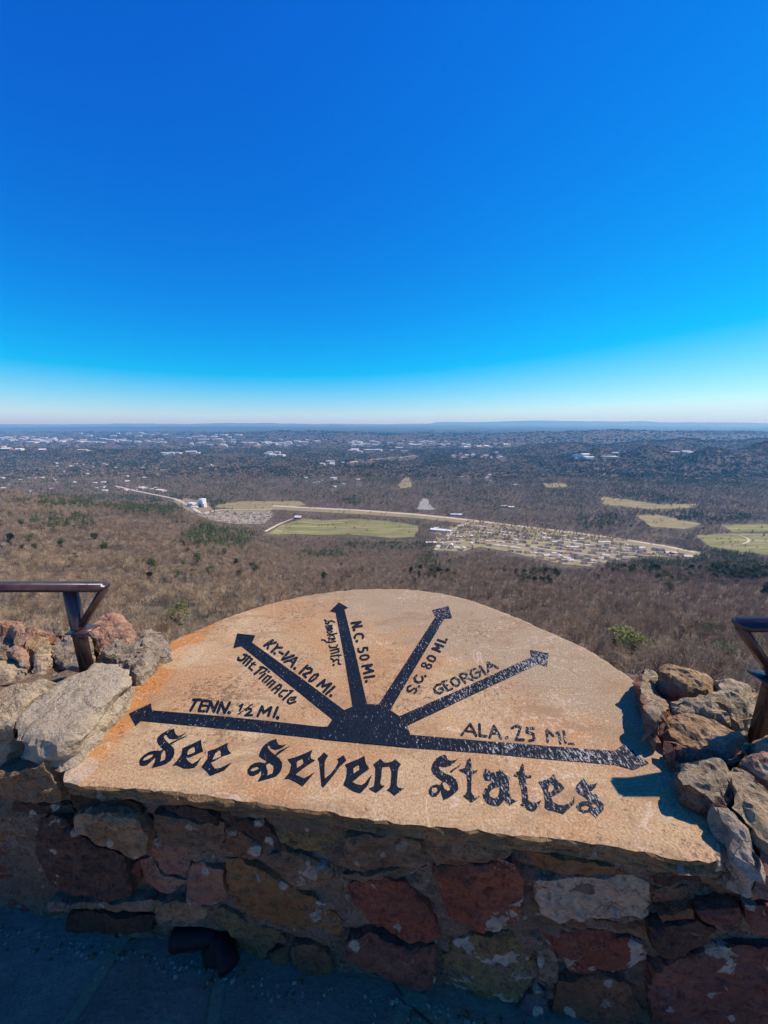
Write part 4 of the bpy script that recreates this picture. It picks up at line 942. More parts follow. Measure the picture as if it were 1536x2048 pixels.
word([
 (C2, [[(485, 135), (400, 160), (320, 205), (265, 265), (235, 330), (215, 385), (250, 425), (325, 465), (385, 500), (440, 545), (445, 600), (420, 670), (375, 680), (300, 730), (240, 750), (200, 790), (290, 765), (380, 740), (480, 705), (540, 650), (568, 580), (570, 500), (530, 440), (460, 380), (400, 330), (355, 280), (355, 240), (385, 235), (400, 275), (460, 300), (520, 290), (580, 265), (640, 210), (580, 235), (520, 225), (490, 180)],
       [(330, 480), (310, 510), (250, 520), (230, 560), (255, 620), (250, 690), (195, 792), (290, 760), (350, 690), (350, 630), (330, 570), (325, 530), (385, 500), (370, 470)],
       [(310, 510), (230, 492), (150, 505), (80, 545), (42, 600), (45, 660), (90, 700), (150, 695), (210, 665), (250, 625), (270, 560)], [(465, 375), (520, 320), (700, 235), (610, 300), (480, 395)],
       [(1040, 298), (920, 360), (780, 415), (655, 445), (690, 490), (715, 520), (700, 600), (680, 660), (605, 745), (680, 745), (780, 795), (885, 858), (920, 830), (980, 760), (1080, 640), (1000, 690), (905, 740), (850, 715), (775, 685), (840, 630), (960, 540), (1080, 465), (1020, 440), (1005, 390)]],
      [[(200, 560), (140, 570), (95, 600), (90, 630), (130, 630), (190, 605), (220, 580)], [(890, 435), (820, 465), (795, 500), (800, 585), (860, 540), (905, 500)]]),
 (C3, [[(60, 187), (10, 246), (-37, 281), (-12, 326), (3, 446), (13, 566), (23, 690), (50, 730), (110, 660), (210, 540), (310, 400), (410, 310), (385, 280), (360, 228), (320, 260), (265, 290), (285, 310), (285, 340), (240, 420), (160, 520), (75, 590), (70, 480), (75, 340), (95, 290), (128, 245)],
       [(683, 240), (600, 285), (490, 330), (385, 375), (415, 430), (415, 500), (395, 600), (360, 685), (430, 730), (520, 785), (620, 815), (670, 770), (740, 690), (800, 525), (740, 590), (690, 660), (640, 690), (570, 680), (495, 640), (560, 590), (660, 510), (762, 437), (720, 380), (700, 330)],
       [(922, 285), (890, 320), (820, 370), (855, 430), (850, 560), (835, 690), (810, 720), (750, 740), (805, 775), (865, 808), (920, 770), (1000, 700), (945, 695), (925, 660), (945, 560), (955, 415), (1020, 405), (1075, 405), (1100, 480), (1095, 600), (1085, 700), (1060, 740), (1030, 765), (1090, 800), (1145, 850), (1200, 810), (1295, 742), (1210, 730), (1180, 700), (1190, 560), (1200, 440), (1245, 370), (1200, 335), (1160, 290), (1110, 325), (1050, 345), (985, 345), (950, 310)]],
      [[(600, 380), (555, 400), (510, 440), (520, 515), (560, 480), (610, 455), (608, 400)]])], 'blackletter word Seven')
word([
 (C4, [[(300, 145), (240, 165), (170, 210), (120, 280), (100, 350), (115, 420), (170, 480), (265, 550), (330, 570), (380, 620), (395, 680), (350, 705), (290, 660), (245, 640), (255, 740), (290, 840), (380, 800), (440, 755), (510, 690), (510, 610), (480, 530), (400, 470), (300, 430), (245, 395), (215, 350), (225, 320), (270, 330), (320, 335), (400, 310), (450, 270), (520, 200), (460, 230), (390, 240), (345, 215), (330, 170)],
       [(300, 540), (265, 560), (235, 610), (245, 650), (290, 690), (290, 640), (270, 600), (290, 560)], [(245, 615), (180, 605), (110, 620), (60, 670), (65, 740), (110, 790), (180, 785), (225, 730), (260, 660)], [(385, 400), (440, 360), (530, 310), (560, 260), (540, 320), (470, 370), (400, 425)],
       [(700, 190), (650, 225), (630, 300), (615, 350), (515, 380), (570, 410), (640, 450), (655, 560), (650, 700), (620, 760), (585, 775), (640, 820), (715, 880), (780, 840), (850, 780), (780, 795), (730, 760), (710, 700), (715, 560), (715, 440), (780, 425), (820, 385), (750, 395), (715, 385), (715, 300)],
       [(935, 350), (905, 400), (895, 450), (925, 540), (1000, 545), (1050, 560), (990, 600), (930, 660), (890, 740), (905, 820), (960, 890), (1050, 930), (1140, 930), (1200, 870), (1225, 835), (1260, 880), (1300, 925), (1350, 890), (1450, 840), (1400, 850), (1340, 830), (1310, 780), (1295, 700), (1290, 560), (1310, 500), (1240, 460), (1200, 420), (1165, 365), (1120, 400), (1060, 425), (990, 400)]],
      [[(190, 645), (130, 650), (105, 690), (130, 735), (165, 730), (200, 690)], [(1150, 635), (1080, 650), (1030, 680), (985, 740), (1000, 790), (1070, 820), (1120, 790), (1145, 720)]]),
 (C5, [[(195, 130), (165, 170), (150, 240), (105, 255), (50, 318), (130, 335), (150, 440), (180, 540), (190, 640), (190, 720), (160, 760), (230, 800), (280, 840), (345, 865), (400, 840), (440, 780), (485, 690), (400, 730), (320, 720), (280, 690), (275, 600), (260, 480), (235, 360), (330, 350), (325, 310), (230, 310), (220, 230), (215, 160)],
       [(660, 290), (640, 340), (560, 375), (435, 410), (480, 470), (520, 560), (540, 700), (535, 800), (590, 840), (700, 865), (820, 905), (880, 850), (990, 740), (990, 690), (990, 620), (970, 690), (900, 740), (820, 770), (740, 760), (660, 720), (630, 640), (700, 610), (790, 560), (840, 510), (780, 430), (710, 370), (680, 310)],
       [(1130, 350), (1080, 400), (1020, 460), (1015, 530), (1060, 590), (1150, 640), (1210, 690), (1180, 710), (1110, 710), (1040, 750), (1015, 790), (1060, 850), (1130, 890), (1200, 875), (1260, 900), (1325, 965), (1370, 910), (1440, 840), (1440, 760), (1390, 680), (1330, 610), (1250, 570), (1180, 540), (1260, 545), (1310, 500), (1350, 410), (1290, 450), (1220, 450), (1160, 400)]],
      [[(650, 440), (600, 470), (585, 540), (620, 580), (670, 520), (680, 470)], [(1190, 770), (1120, 780), (1090, 800), (1130, 850), (1190, 840), (1220, 800)], [(1290, 740), (1250, 770), (1290, 810), (1340, 790), (1320, 750)]])], 'blackletter word States')
def script(label, crop, w, items):
    painted('lettering', crop, strokes=[(it[0], it[1] if len(it) > 1 and it[1] else w) + tuple(it[2:]) for it in items], label=label, dz=.0018)
D = lambda x, y, r: ([(x - 1, y), (x + 1, y)], 2 * r)
script('small caps TENN. 1/2 MI.', (370, 1385, 7.68), 38, [([(130, 108), (245, 108)],), ([(180, 110), (88, 272)],), ([(272, 122), (215, 278)],), ([(272, 122), (372, 128)], 34), ([(245, 195), (338, 200)], 30), ([(215, 278), (298, 285)], 34),
  ([(398, 138), (340, 288)],), ([(398, 138), (447, 288)],), ([(447, 288), (510, 138)],), ([(562, 150), (503, 303)],), ([(562, 150), (612, 305)],), ([(612, 305), (690, 152)],), D(680, 305, 27),
  ([(842, 205), (888, 178), (845, 275)], 28), ([(1040, 175), (820, 330)], 17), ([(945, 268), (980, 245), (1020, 252), (1015, 285), (925, 348), (1035, 345)], 28),
  ([(1120, 355), (1185, 212), (1210, 305), (1325, 225), (1283, 352)],), ([(1422, 228), (1365, 372)],), D(1425, 385, 27)])
script('small caps KY-VA. 120 MI.', (515, 1270, 9.6), 46, [([(292, 100), (132, 205)],), ([(355, 143), (215, 172)], 40), ([(215, 172), (197, 262)], 40), ([(275, 318), (362, 237)],), ([(362, 237), (392, 175)], 40), ([(362, 237), (472, 240)], 40), D(330, 350, 25), ([(425, 325), (490, 362)], 38),
  ([(597, 318), (475, 472)],), ([(700, 388), (475, 472)], 42), ([(755, 437), (520, 515)], 42), ([(755, 437), (655, 605)],), ([(625, 492), (690, 530)], 30), D(715, 640, 28), ([(958, 585), (812, 728)],),
  ([(960, 645), (1005, 628), (1045, 660), (1030, 712), (880, 752), (930, 808)], 42), ([(1160, 748), (1095, 762), (1012, 840), (990, 880), (1040, 885), (1125, 822), (1170, 772)], 36, 1),
  ([(1150, 972), (1288, 862), (1250, 985), (1415, 930), (1272, 1088)],), ([(1478, 992), (1322, 1128)],), D(1410, 1160, 28)])
script('small blackletter Mt. Pinnacle', (465, 1300, 10.97), 46, [([(250, 98), (315, 108), (260, 190), (190, 228), (122, 210), (135, 165)],), ([(380, 140), (242, 285)],), ([(320, 115), (385, 160)], 30), ([(430, 195), (297, 338)],), ([(385, 170), (440, 205)], 26), ([(450, 300), (360, 385), (395, 405)], 38), ([(420, 285), (510, 322)], 26), ([(460, 272), (505, 268)], 22), D(425, 435, 26),
  ([(665, 382), (485, 525)],), ([(605, 365), (680, 370)], 32), ([(690, 385), (770, 425), (700, 470), (610, 505)], 34), D(800, 470, 24), ([(720, 515), (595, 620)], 42), ([(780, 560), (662, 668)], 42), ([(780, 560), (845, 590)], 24), ([(848, 592), (722, 702)], 42), ([(885, 660), (762, 758)], 42), ([(885, 660), (935, 698)], 24), ([(940, 700), (812, 812)], 42),
  ([(872, 875), (1035, 752), (1075, 772), (1055, 832), (935, 945)], 42), ([(965, 848), (1030, 852)], 26), ([(1205, 888), (1112, 882), (1028, 968), (1035, 1010), (1090, 1015)], 40), ([(1305, 905), (1115, 1080)], 46), ([(1262, 885), (1335, 892)], 30),
  ([(1230, 1080), (1272, 1040), (1395, 1030), (1362, 1082), (1280, 1092)], 32), ([(1230, 1080), (1212, 1138), (1262, 1172), (1385, 1128)], 40)])
script('small caps N.C. 50 MI.', (640, 1230, 12.8), 58, [([(812, 208), (1040, 178)],), ([(1040, 178), (845, 310)], 50), ([(845, 310), (1070, 275)],), D(875, 380, 36), ([(895, 590), (885, 555), (925, 500), (990, 478), (1075, 485), (1112, 535), (1095, 590)], 50), D(945, 665, 36),
  ([(1220, 900), (1208, 830), (1115, 838), (1108, 925), (1045, 948), (985, 925), (982, 860)], 48), ([(1130, 1025), (1230, 1030), (1260, 1080), (1200, 1130), (1085, 1140), (1028, 1100), (1050, 1050)], 44, 1),
  ([(1085, 1310), (1332, 1268), (1180, 1365), (1368, 1428), (1128, 1490)], 54), ([(1148, 1598), (1390, 1560)], 56), D(1185, 1695, 38)])
script('small blackletter Smoky Mts.', (640, 1230, 12.8), 34, [([(120, 122), (160, 150), (142, 212), (212, 225), (250, 160), (300, 142), (375, 180)], 36), ([(205, 145), (215, 225)], 26), ([(145, 285), (305, 262)],), ([(165, 330), (312, 308)],), ([(180, 372), (322, 352)],), ([(300, 262), (318, 355)], 18), ([(190, 415), (280, 395), (318, 425), (240, 462), (190, 445)], 26, 1),
  ([(195, 512), (430, 468)],), ([(310, 500), (372, 548)], 28), ([(300, 508), (218, 582)], 28), ([(232, 608), (392, 592)],), ([(232, 700), (398, 672)],), ([(232, 608), (232, 690)], 24), ([(300, 640), (372, 632)], 22), ([(232, 700), (165, 690), (120, 640), (42, 632)], 30),
  ([(240, 780), (262, 832), (420, 822), (452, 760)], 36), ([(268, 908), (490, 858)],), ([(288, 990), (502, 928)],), ([(440, 850), (500, 925)], 28), ([(278, 1055), (480, 1022)],), ([(440, 1022), (548, 1030)], 26), ([(470, 1000), (482, 1080)], 24),
  ([(278, 1110), (345, 1145), (345, 1195), (428, 1130), (482, 1142), (472, 1240), (530, 1258)], 36), D(350, 1275, 28)])
script('small caps S.C. 80 MI.', (800, 1265, 13.96), 60, [([(300, 1482), (225, 1515), (205, 1600), (262, 1648), (330, 1605), (400, 1555), (455, 1562), (458, 1635), (400, 1690)], 52), D(540, 1500, 34), ([(465, 1195), (405, 1272), (432, 1358), (520, 1392), (612, 1365), (642, 1290), (615, 1232)],), D(710, 1212, 34),
  ([(605, 895), (650, 848), (715, 852), (738, 905), (690, 952), (622, 940)], 42, 1), ([(740, 935), (800, 885), (875, 905), (880, 960), (820, 1005), (752, 980)], 44, 1), ([(762, 700), (820, 652), (900, 648), (985, 700), (985, 765), (925, 808), (825, 772)], 50, 1),
  ([(1118, 530), (905, 442), (1100, 425), (992, 305), (1208, 388)], 56), ([(1058, 205), (1272, 275)], 56), D(1300, 195, 34)])
script('small caps GEORGIA', (860, 1310, 10.24), 44, [([(212, 598), (135, 612), (85, 682), (122, 765), (208, 782), (268, 738), (262, 672), (192, 692)],), ([(248, 552), (372, 728)],), ([(248, 552), (342, 522)], 36), ([(312, 632), (368, 608)], 34), ([(372, 728), (462, 682)], 36), ([(442, 492), (510, 458), (588, 510), (608, 580), (568, 638), (482, 608), (432, 550)], 40, 1),
  ([(602, 402), (725, 568)],), ([(602, 402), (700, 368), (758, 402), (748, 458), (672, 490)], 38), ([(738, 458), (878, 510)], 40), ([(930, 278), (852, 302), (832, 380), (882, 450), (968, 468), (1028, 420), (1028, 335), (935, 362)], 38), ([(1022, 225), (1138, 388)], 44), ([(1182, 150), (1198, 350)], 40), ([(1182, 150), (1395, 262)], 40), ([(1202, 268), (1282, 222)], 28)])
script('small caps ALA. 25 MI.', (910, 1430, 5.908), 29, [([(82, 232), (180, 105), (252, 242)],), ([(135, 188), (222, 195)], 22), ([(290, 108), (295, 240), (375, 250)],), ([(412, 262), (460, 130), (545, 272)],), ([(432, 215), (510, 218)], 22), D(615, 265, 19), ([(675, 152), (722, 128), (775, 142), (758, 200), (722, 288), (812, 292)],),
  ([(935, 155), (852, 148), (850, 200), (928, 222), (938, 288), (880, 302)],), ([(1098, 312), (1085, 175), (1165, 242), (1225, 192), (1250, 332)], 27), ([(1285, 190), (1310, 325)], 27), ([(1345, 335), (1415, 340)], 20)])

# ------------------------------------------------------------------ parapet wall under the tablet
DF = 1.51                                           # terrace level below the eye
WN = Vector((-.124, -1, 0)).normalized(); WT = Vector((1, -.124, 0)).normalized()
def face_pt(x, setback, z): return Vector((x, .745 * H - .124 * x, z)) - WN * setback
M['mortar'] = stone_mat('mortar', (.32, .21, .125), (.43, .30, .19), (.16, .10, .06), 20, 0, scale=2.2, cracks=.5)
ZT = -H - .048
back = [on_z(px, py, -H) for px, py in [(1200, 1312), (1100, 1264), (980, 1213), (880, 1186), (760, 1177), (640, 1186), (520, 1212), (420, 1250), (344, 1284)]]
cen0 = Vector((-.05, 1.2, -H))
wpoly = [face_pt(-3.2, .042, 0), face_pt(-1.0, .038, 0), face_pt(0, .037, 0), face_pt(1.0, .037, 0), face_pt(3.2, .037, 0), Vector((3.2, 1.02, 0)), Vector((1.35, 1.16, 0)), Vector((1.0, 1.26, 0))] + [b + (cen0 - b).normalized() * .05 for b in back] + [Vector((-1.0, 1.36, 0)), Vector((-1.4, 1.42, 0)), Vector((-3.2, 1.55, 0))]
wall = empty('stone_wall', (0, .8, -DF), 'low mortared rubble stone wall beneath the tablet', 'wall')
rock('wall_core', [Vector((p.x, p.y, ZT)) for p in wpoly], (0, 0, ZT), (0, 0, 1), 1.1, M['mortar'], wall, seed=2, res=.034, rough=.012, bevel=.01, jag=.0, side_rough=.012, rings=60, smooth=0)
rock('wall_core', [Vector((p.x, p.y, ZT + .085)) for p in (face_pt(-3.2, .06, 0), face_pt(-1.6, .06, 0), face_pt(-1.02, .06, 0), Vector((-1.02, 1.0, 0)), Vector((-.99, 1.12, 0)), Vector((-1.4, 1.3, 0)), Vector((-3.2, 1.4, 0)))], (0, 0, ZT + .085), (0, 0, 1), .12, M['mortar'], wall, seed=6, res=.03, rough=.012, bevel=.02, rings=6, smooth=0)
SM = {
 'tan': ((.27, .18, .09), (.40, .28, .15), (.13, .085, .045)), 'red': ((.22, .06, .035), (.31, .12, .065), (.12, .04, .025)), 'ochre': ((.27, .15, .055), (.34, .20, .08), (.22, .085, .035)),
 'dark': ((.075, .045, .030), (.12, .075, .045), (.04, .026, .02)), 'purple': ((.16, .07, .05), (.24, .12, .08), (.09, .045, .035)), 'pink': ((.36, .18, .11), (.44, .26, .16), (.24, .10, .06)),
 'brown': ((.20, .10, .048), (.28, .16, .08), (.10, .055, .03)), 'grey': ((.22, .165, .105), (.32, .25, .16), (.12, .085, .055)), 'pale': ((.50, .38, .24), (.60, .47, .31), (.33, .24, .15)), 'olive': ((.19, .145, .055), (.28, .21, .09), (.11, .08, .04)),
 'strata': ((.24, .16, .09), (.34, .235, .13), (.12, .08, .045)), 'bluegrey': ((.13, .12, .12), (.19, .175, .17), (.08, .07, .07))}
SM = {k: tuple(tuple(min(.8, q * f) for q, f in zip(c, (1.38, 1.2, 1.1))) for c in v) for k, v in SM.items()}
_mc = {}
def smat(k, lichen=0.0, seed=0, strata=0.0):
    key = (k, lichen, seed % 3, strata)
    if key not in _mc: _mc[key] = stone_mat('stone_%s_%d' % (k, len(_mc)), *SM[k], seed=seed % 3 * 5 + len(_mc), lichen=lichen, strata=strata, pit=.45 if k[0] == 'l' else 1.0)
    return _mc[key]
WS = [  # outline px, kind, lichen, label
 ([(-20, 1484), (0, 1482), (40, 1480), (62, 1495), (60, 1530), (30, 1538), (-20, 1540)], 'brown', 0), ([(-20, 1548), (45, 1545), (80, 1532), (100, 1560), (115, 1590), (120, 1606), (60, 1605), (10, 1600), (-20, 1592)], 'tan', .2),
 ([(84, 1530), (122, 1533), (125, 1575), (114, 1586), (98, 1555)], 'brown', 0), ([(20, 1612), (140, 1613), (142, 1632), (90, 1634), (20, 1630)], 'dark', 0), ([(-20, 1638), (35, 1641), (52, 1664), (56, 1683), (20, 1686), (-20, 1686)], 'ochre', 0),
 ([(-20, 1692), (30, 1695), (55, 1715), (66, 1740), (64, 1768), (30, 1764), (-20, 1758)], 'red', .12), ([(-20, 1766), (60, 1779), (88, 1802), (92, 1842), (40, 1852), (-20, 1848)], 'purple', 0),
 ([(72, 1650), (100, 1638), (128, 1644), (145, 1672), (192, 1702), (236, 1718), (245, 1745), (256, 1772), (256, 1800), (220, 1806), (150, 1799), (100, 1790), (80, 1760), (70, 1720), (66, 1680)], 'dark', .22),
 ([(135, 1645), (165, 1632), (220, 1632), (260, 1645), (282, 1670), (292, 1690), (290, 1712), (265, 1726), (235, 1708), (190, 1692), (150, 1668)], 'tan', .2), ([(253, 1731), (275, 1725), (278, 1765), (258, 1767)], 'red', 0),
 ([(297, 1682), (330, 1690), (384, 1713), (378, 1740), (346, 1756), (320, 1745), (300, 1715)], 'pink', 0), ([(275, 1726), (299, 1719), (319, 1749), (345, 1761), (372, 1766), (350, 1785), (332, 1790), (285, 1772)], 'pink', .2),
 ([(340, 1801), (360, 1784), (378, 1789), (361, 1809)], 'pale', 0), ([(379, 1736), (400, 1731), (442, 1746), (447, 1790), (451, 1815), (415, 1822), (376, 1801), (371, 1775)], 'pink', .45), ([(303, 1633), (330, 1635), (400, 1650), (440, 1660), (440, 1690), (430, 1712), (380, 1702), (310, 1680)], 'strata', .2),
 ([(330, 1611), (380, 1616), (430, 1633), (434, 1654), (360, 1638), (330, 1624)], 'dark', 0), ([(449, 1662), (480, 1668), (518, 1694), (522, 1714), (500, 1722), (450, 1706)], 'brown', .2), ([(540, 1652), (600, 1657), (650, 1662), (678, 1681), (680, 1700), (668, 1712), (620, 1708), (573, 1690), (548, 1672)], 'olive', .1),
 ([(450, 1628), (520, 1643), (538, 1664), (566, 1690), (576, 1706), (540, 1698), (505, 1676), (455, 1652)], 'dark', .1), ([(537, 1717), (560, 1708), (600, 1714), (660, 1736), (670, 1760), (650, 1777), (600, 1784), (562, 1760), (542, 1745)], 'strata', .4),
 ([(449, 1717), (480, 1726), (540, 1756), (600, 1787), (650, 1811), (680, 1841), (685, 1870), (675, 1888), (630, 1882), (580, 1881), (520, 1860), (480, 1840), (461, 1800), (453, 1760)], 'ochre', .22), ([(688, 1682), (740, 1674), (800, 1682), (841, 1692), (842, 1730), (780, 1738), (740, 1745), (700, 1752), (689, 1730)], 'strata', .2),
 ([(686, 1783), (740, 1773), (760, 1759), (800, 1766), (830, 1790), (858, 1825), (878, 1865), (884, 1890), (850, 1895), (800, 1880), (740, 1846), (710, 1821)], 'red', .3), ([(848, 1672), (940, 1680), (1028, 1704), (1022, 1722), (960, 1730), (872, 1735), (850, 1702)], 'strata', .1),
 ([(866, 1747), (960, 1740), (1028, 1737), (1044, 1762), (1048, 1800), (1038, 1848), (1000, 1868), (940, 1867), (900, 1850), (881, 1800)], 'red', .45), ([(1036, 1708), (1100, 1718), (1200, 1736), (1283, 1749), (1230, 1758), (1150, 1753), (1080, 1746)], 'ochre', 0),
 ([(1073, 1771), (1080, 1763), (1100, 1766), (1140, 1759), (1200, 1763), (1270, 1758), (1299, 1772), (1305, 1800), (1302, 1832), (1240, 1839), (1180, 1837), (1130, 1846), (1090, 1840), (1071, 1805)], 'pale', 0), ([(1311, 1782), (1380, 1776), (1395, 1791), (1390, 1815), (1330, 1834), (1312, 1825)], 'brown', .1),
 ([(1420, 1781), (1460, 1770), (1560, 1768), (1570, 1814), (1500, 1814), (1440, 1806)], 'brown', .2), ([(1500, 1822), (1580, 1822), (1580, 1880), (1520, 1879), (1497, 1850)], 'purple', .35), ([(1302, 1862), (1400, 1852), (1438, 1871), (1420, 1898), (1332, 1922), (1307, 1900)], 'dark', .1),
 ([(906, 1886), (960, 1873), (1020, 1873), (1058, 1906), (1072, 1960), (1058, 1990), (1034, 2008), (980, 2020), (920, 2015), (887, 1970), (886, 1915)], 'olive', .62), ([(1067, 1882), (1090, 1892), (1119, 1930), (1120, 1968), (1100, 1978), (1080, 1958), (1077, 1920)], 'grey', 0),
 ([(1076, 1982), (1094, 1997), (1104, 2040), (1070, 2046), (1036, 2030), (1046, 2007)], 'bluegrey', 0), ([(1087, 1882), (1150, 1864), (1230, 1870), (1288, 1892), (1298, 1930), (1260, 1941), (1200, 1949), (1140, 1954), (1127, 1925)], 'red', .6),
 ([(1125, 1966), (1200, 1957), (1258, 1976), (1288, 2030), (1282, 2080), (1110, 2080), (1108, 2000)], 'brown', .1), ([(1308, 1950), (1380, 1922), (1450, 1907), (1590, 1925), (1590, 2090), (1320, 2090), (1298, 2000)], 'purple', .38), ([(692, 1890), (740, 1872), (800, 1897), (868, 1907), (873, 1960), (858, 1985), (800, 1976), (740, 1947), (692, 1925)], 'purple', .25),
 ([(582, 1900), (630, 1896), (658, 1920), (666, 1965), (640, 1970), (587, 1955)], 'brown', 0), ([(420, 1825), (442, 1823), (490, 1846), (558, 1870), (568, 1888), (535, 1904), (532, 1928), (480, 1905), (452, 1860)], 'olive', 0), ([(306, 1811), (350, 1809), (412, 1826), (405, 1848), (380, 1854), (311, 1843)], 'tan', 0),
 ([(165, 1827), (300, 1846), (298, 1872), (200, 1872), (128, 1864), (130, 1836)], 'dark', 0), ([(310, 1853), (378, 1859), (384, 1888), (330, 1884)], 'dark', 0), ([(536, 1908), (576, 1898), (578, 1945), (545, 1932)], 'brown', 0), ([(138, 1590), (220, 1604), (268, 1611), (288, 1629), (220, 1627), (142, 1618)], 'dark', 0),
 ([(1084, 1852), (1180, 1848), (1290, 1846), (1290, 1858), (1150, 1860), (1087, 1874)], 'brown', 0), ([(1450, 1738), (1580, 1722), (1580, 1757), (1440, 1762)], 'ochre', 0), ([(1312, 1752), (1420, 1754), (1432, 1766), (1400, 1771), (1312, 1769)], 'dark', .2),
 ([(1395, 1826), (1480, 1822), (1492, 1850), (1450, 1862), (1400, 1846)], 'purple', .3), ([(1320, 1842), (1388, 1822), (1392, 1844), (1330, 1856)], 'brown', 0), ([(688, 1757), (740, 1750), (800, 1742), (855, 1741), (830, 1756), (780, 1757), (745, 1766), (690, 1776)], 'strata', .1),
 ([(95, 1806), (240, 1812), (298, 1815), (300, 1838), (170, 1820), (98, 1826)], 'grey', 0), ([(1445, 1868), (1495, 1856), (1516, 1884), (1590, 1888), (1590, 1918), (1450, 1900)], 'olive', 0), ([(675, 1935), (735, 1950), (795, 1980), (860, 1992), (880, 1985), (915, 2022), (840, 2015), (740, 1975), (680, 1965)], 'grey', 0)]
for i, (poly, k, li) in enumerate(WS):
    pr = .000 if len(poly) < 7 else -.006
    rock('stone', poly, face_pt(0, .020 + pr * .5 + .006 * math.sin(i * 2.3) + (.03 if poly[0][1] < 1545 else 0), -1), WN + Vector((.025 * math.sin(i), 0, .03 * math.cos(i * 1.7))), .045, smat(k, li, i, .8 if k == 'strata' else .0), wall, seed=i, res=.008, rough=.010, dome=.003, bevel=.007, jag=.0035, rings=2, side_rough=.002, smooth=0, facets=3, fslope=.16, shade_smooth=False)

# terrace floor: flagstones
def floor_mat():
    m = NT('flagstones'); v = m.coord(); e = m.voro(2.2, v, 'DISTANCE_TO_EDGE'); c = m.voro(2.2, v, 'F1')
    n1 = m.noise(6, 7, .65, v); n2 = m.noise(60, 5, .7, v)
    col = m.mix(m.ramp(n1, [(.35, 0.0), (.65, 1.0)]), (.36, .20, .11), (.46, .28, .17)); col = m.mix(m.ramp(n2, [(.35, .5), (.55, 0.0)]), col, (.22, .16, .10))
    cm = m.mix(.35, col, c.outputs['Color'], 'MULTIPLY'); joint = m.ramp(e.outputs['Distance'], [(.0, 1.0), (.03, 1.0), (.045, 0.0)])
    col = m.mix(joint, cm, (.36, .22, .12)); h = m.math('SUBTRACT', m.math('ADD', n2, m.math('MULTIPLY', n1, 1.5)), m.math('MULTIPLY', joint, 1.2))
    return m.done(col, m.bump(h, .8, .015), .8)
gv = []; nx_, ny_ = 120, 120
for j in range(ny_ + 1):
    for i in range(nx_ + 1):
        x = -7 + 14 * i / nx_; y = -9 + 10.1 * j / ny_; gv.append((x, y, -DF + .006 * fb((x, y, 0), 3, 1, 3)))
gf = [(j * (nx_ + 1) + i, j * (nx_ + 1) + i + 1, (j + 1) * (nx_ + 1) + i + 1, (j + 1) * (nx_ + 1) + i) for j in range(ny_) for i in range(nx_)]
k = len(gv); gv += [(-7, -9, -2.6), (7, -9, -2.6), (7, 1.1, -2.6), (-7, 1.1, -2.6)]; c4 = [0, nx_, (nx_ + 1) * (ny_ + 1) - 1, (nx_ + 1) * ny_]
gf += [(k + i, k + (i + 1) % 4, c4[(i + 1) % 4], c4[i]) for i in range(4)]
tag(make_obj('terrace_floor', gv, gf, floor_mat()), kind='structure')

# ------------------------------------------------------------------ loose-looking coping rocks either side
def crock(label, poly, zc, n, thick, k, lichen=0.0, seed=0, strata=0.0, rough=.012, side=None, **kw):
    kw.setdefault('steps', .011)
    if side: kw['side_mat'] = smat(side, 0.0, seed, .6)
    cx = sum(p[0] for p in poly) / len(poly); cy = sum(p[1] for p in poly) / len(poly)
    o = rock('coping_rock', poly, on_z(cx, cy, zc), n, thick, smat(k, lichen, seed, strata), seed=seed + 50, res=kw.pop('res', .008), rough=rough * .8, bevel=kw.pop('bevel', .006), jag=.005, smooth=kw.pop('smooth', 0), facets=kw.pop('facets', 7), fslope=kw.pop('fslope', .6), shade_smooth=False, rings=kw.pop('rings', 7), side_rough=kw.pop('side_rough', .013), drop=(0, 0, -1), **kw)
    return tag(o, label, 'rock')
SM['lcream'] = ((.60, .46, .29), (.68, .54, .36), (.42, .30, .18)); SM['ltan'] = ((.56, .40, .22), (.68, .51, .31), (.36, .25, .14)); SM['lgrey'] = ((.42, .32, .21), (.60, .47, .32), (.22, .15, .10)); SM['lpink'] = ((.52, .22, .13), (.62, .38, .23), (.34, .17, .10)); SM['lred'] = ((.30, .105, .06), (.48, .27, .16), (.18, .075, .045)); SM['lochre'] = ((.50, .28, .12), (.62, .42, .22), (.32, .18, .09))
hz = -H
crock('big smooth tan flat rock touching the left edge of the tablet', [(27, 1437), (39, 1419), (68, 1396), (104, 1364), (135, 1343), (167, 1336), (182, 1320), (208, 1316), (240, 1324), (258, 1340), (255, 1356), (230, 1386), (201, 1416), (174, 1447), (150, 1472), (122, 1484), (88, 1482), (52, 1468), (34, 1451)], hz + .105, (.05, -.10, 1), .15, 'lcream', .0, 1, rough=.005, steps=0, bevel=.018, res=.009, smooth=1, facets=2, fslope=.15)
crock('tan slab rock cut off by the left picture edge beside the big flat rock', [(-70, 1392), (0, 1381), (52, 1364), (86, 1358), (114, 1362), (100, 1372), (64, 1398), (31, 1427), (22, 1446), (-10, 1450), (-70, 1458)], hz + .11, (0, -.12, 1), .16, 'ltan', .2, 2, .3, rough=.007, fslope=.15)
crock('pink topped rock standing highest behind the left railing post', [(178, 1262), (193, 1245), (203, 1234), (221, 1226), (242, 1224), (255, 1234), (268, 1252), (262, 1285), (200, 1290)], hz + .115, (0, -.35, 1), .22, 'lpink', .3, 3)
crock('grey and white streaked rock against the upper left end of the tablet arch', [(176, 1285), (190, 1270), (208, 1263), (250, 1258), (281, 1260), (299, 1252), (320, 1260), (336, 1278), (338, 1290), (312, 1312), (281, 1352), (270, 1345), (250, 1325), (224, 1317), (187, 1314), (176, 1298)], hz + .075, (.05, -.30, 1), .22, 'lgrey', .35, 4, .5, rough=.018)
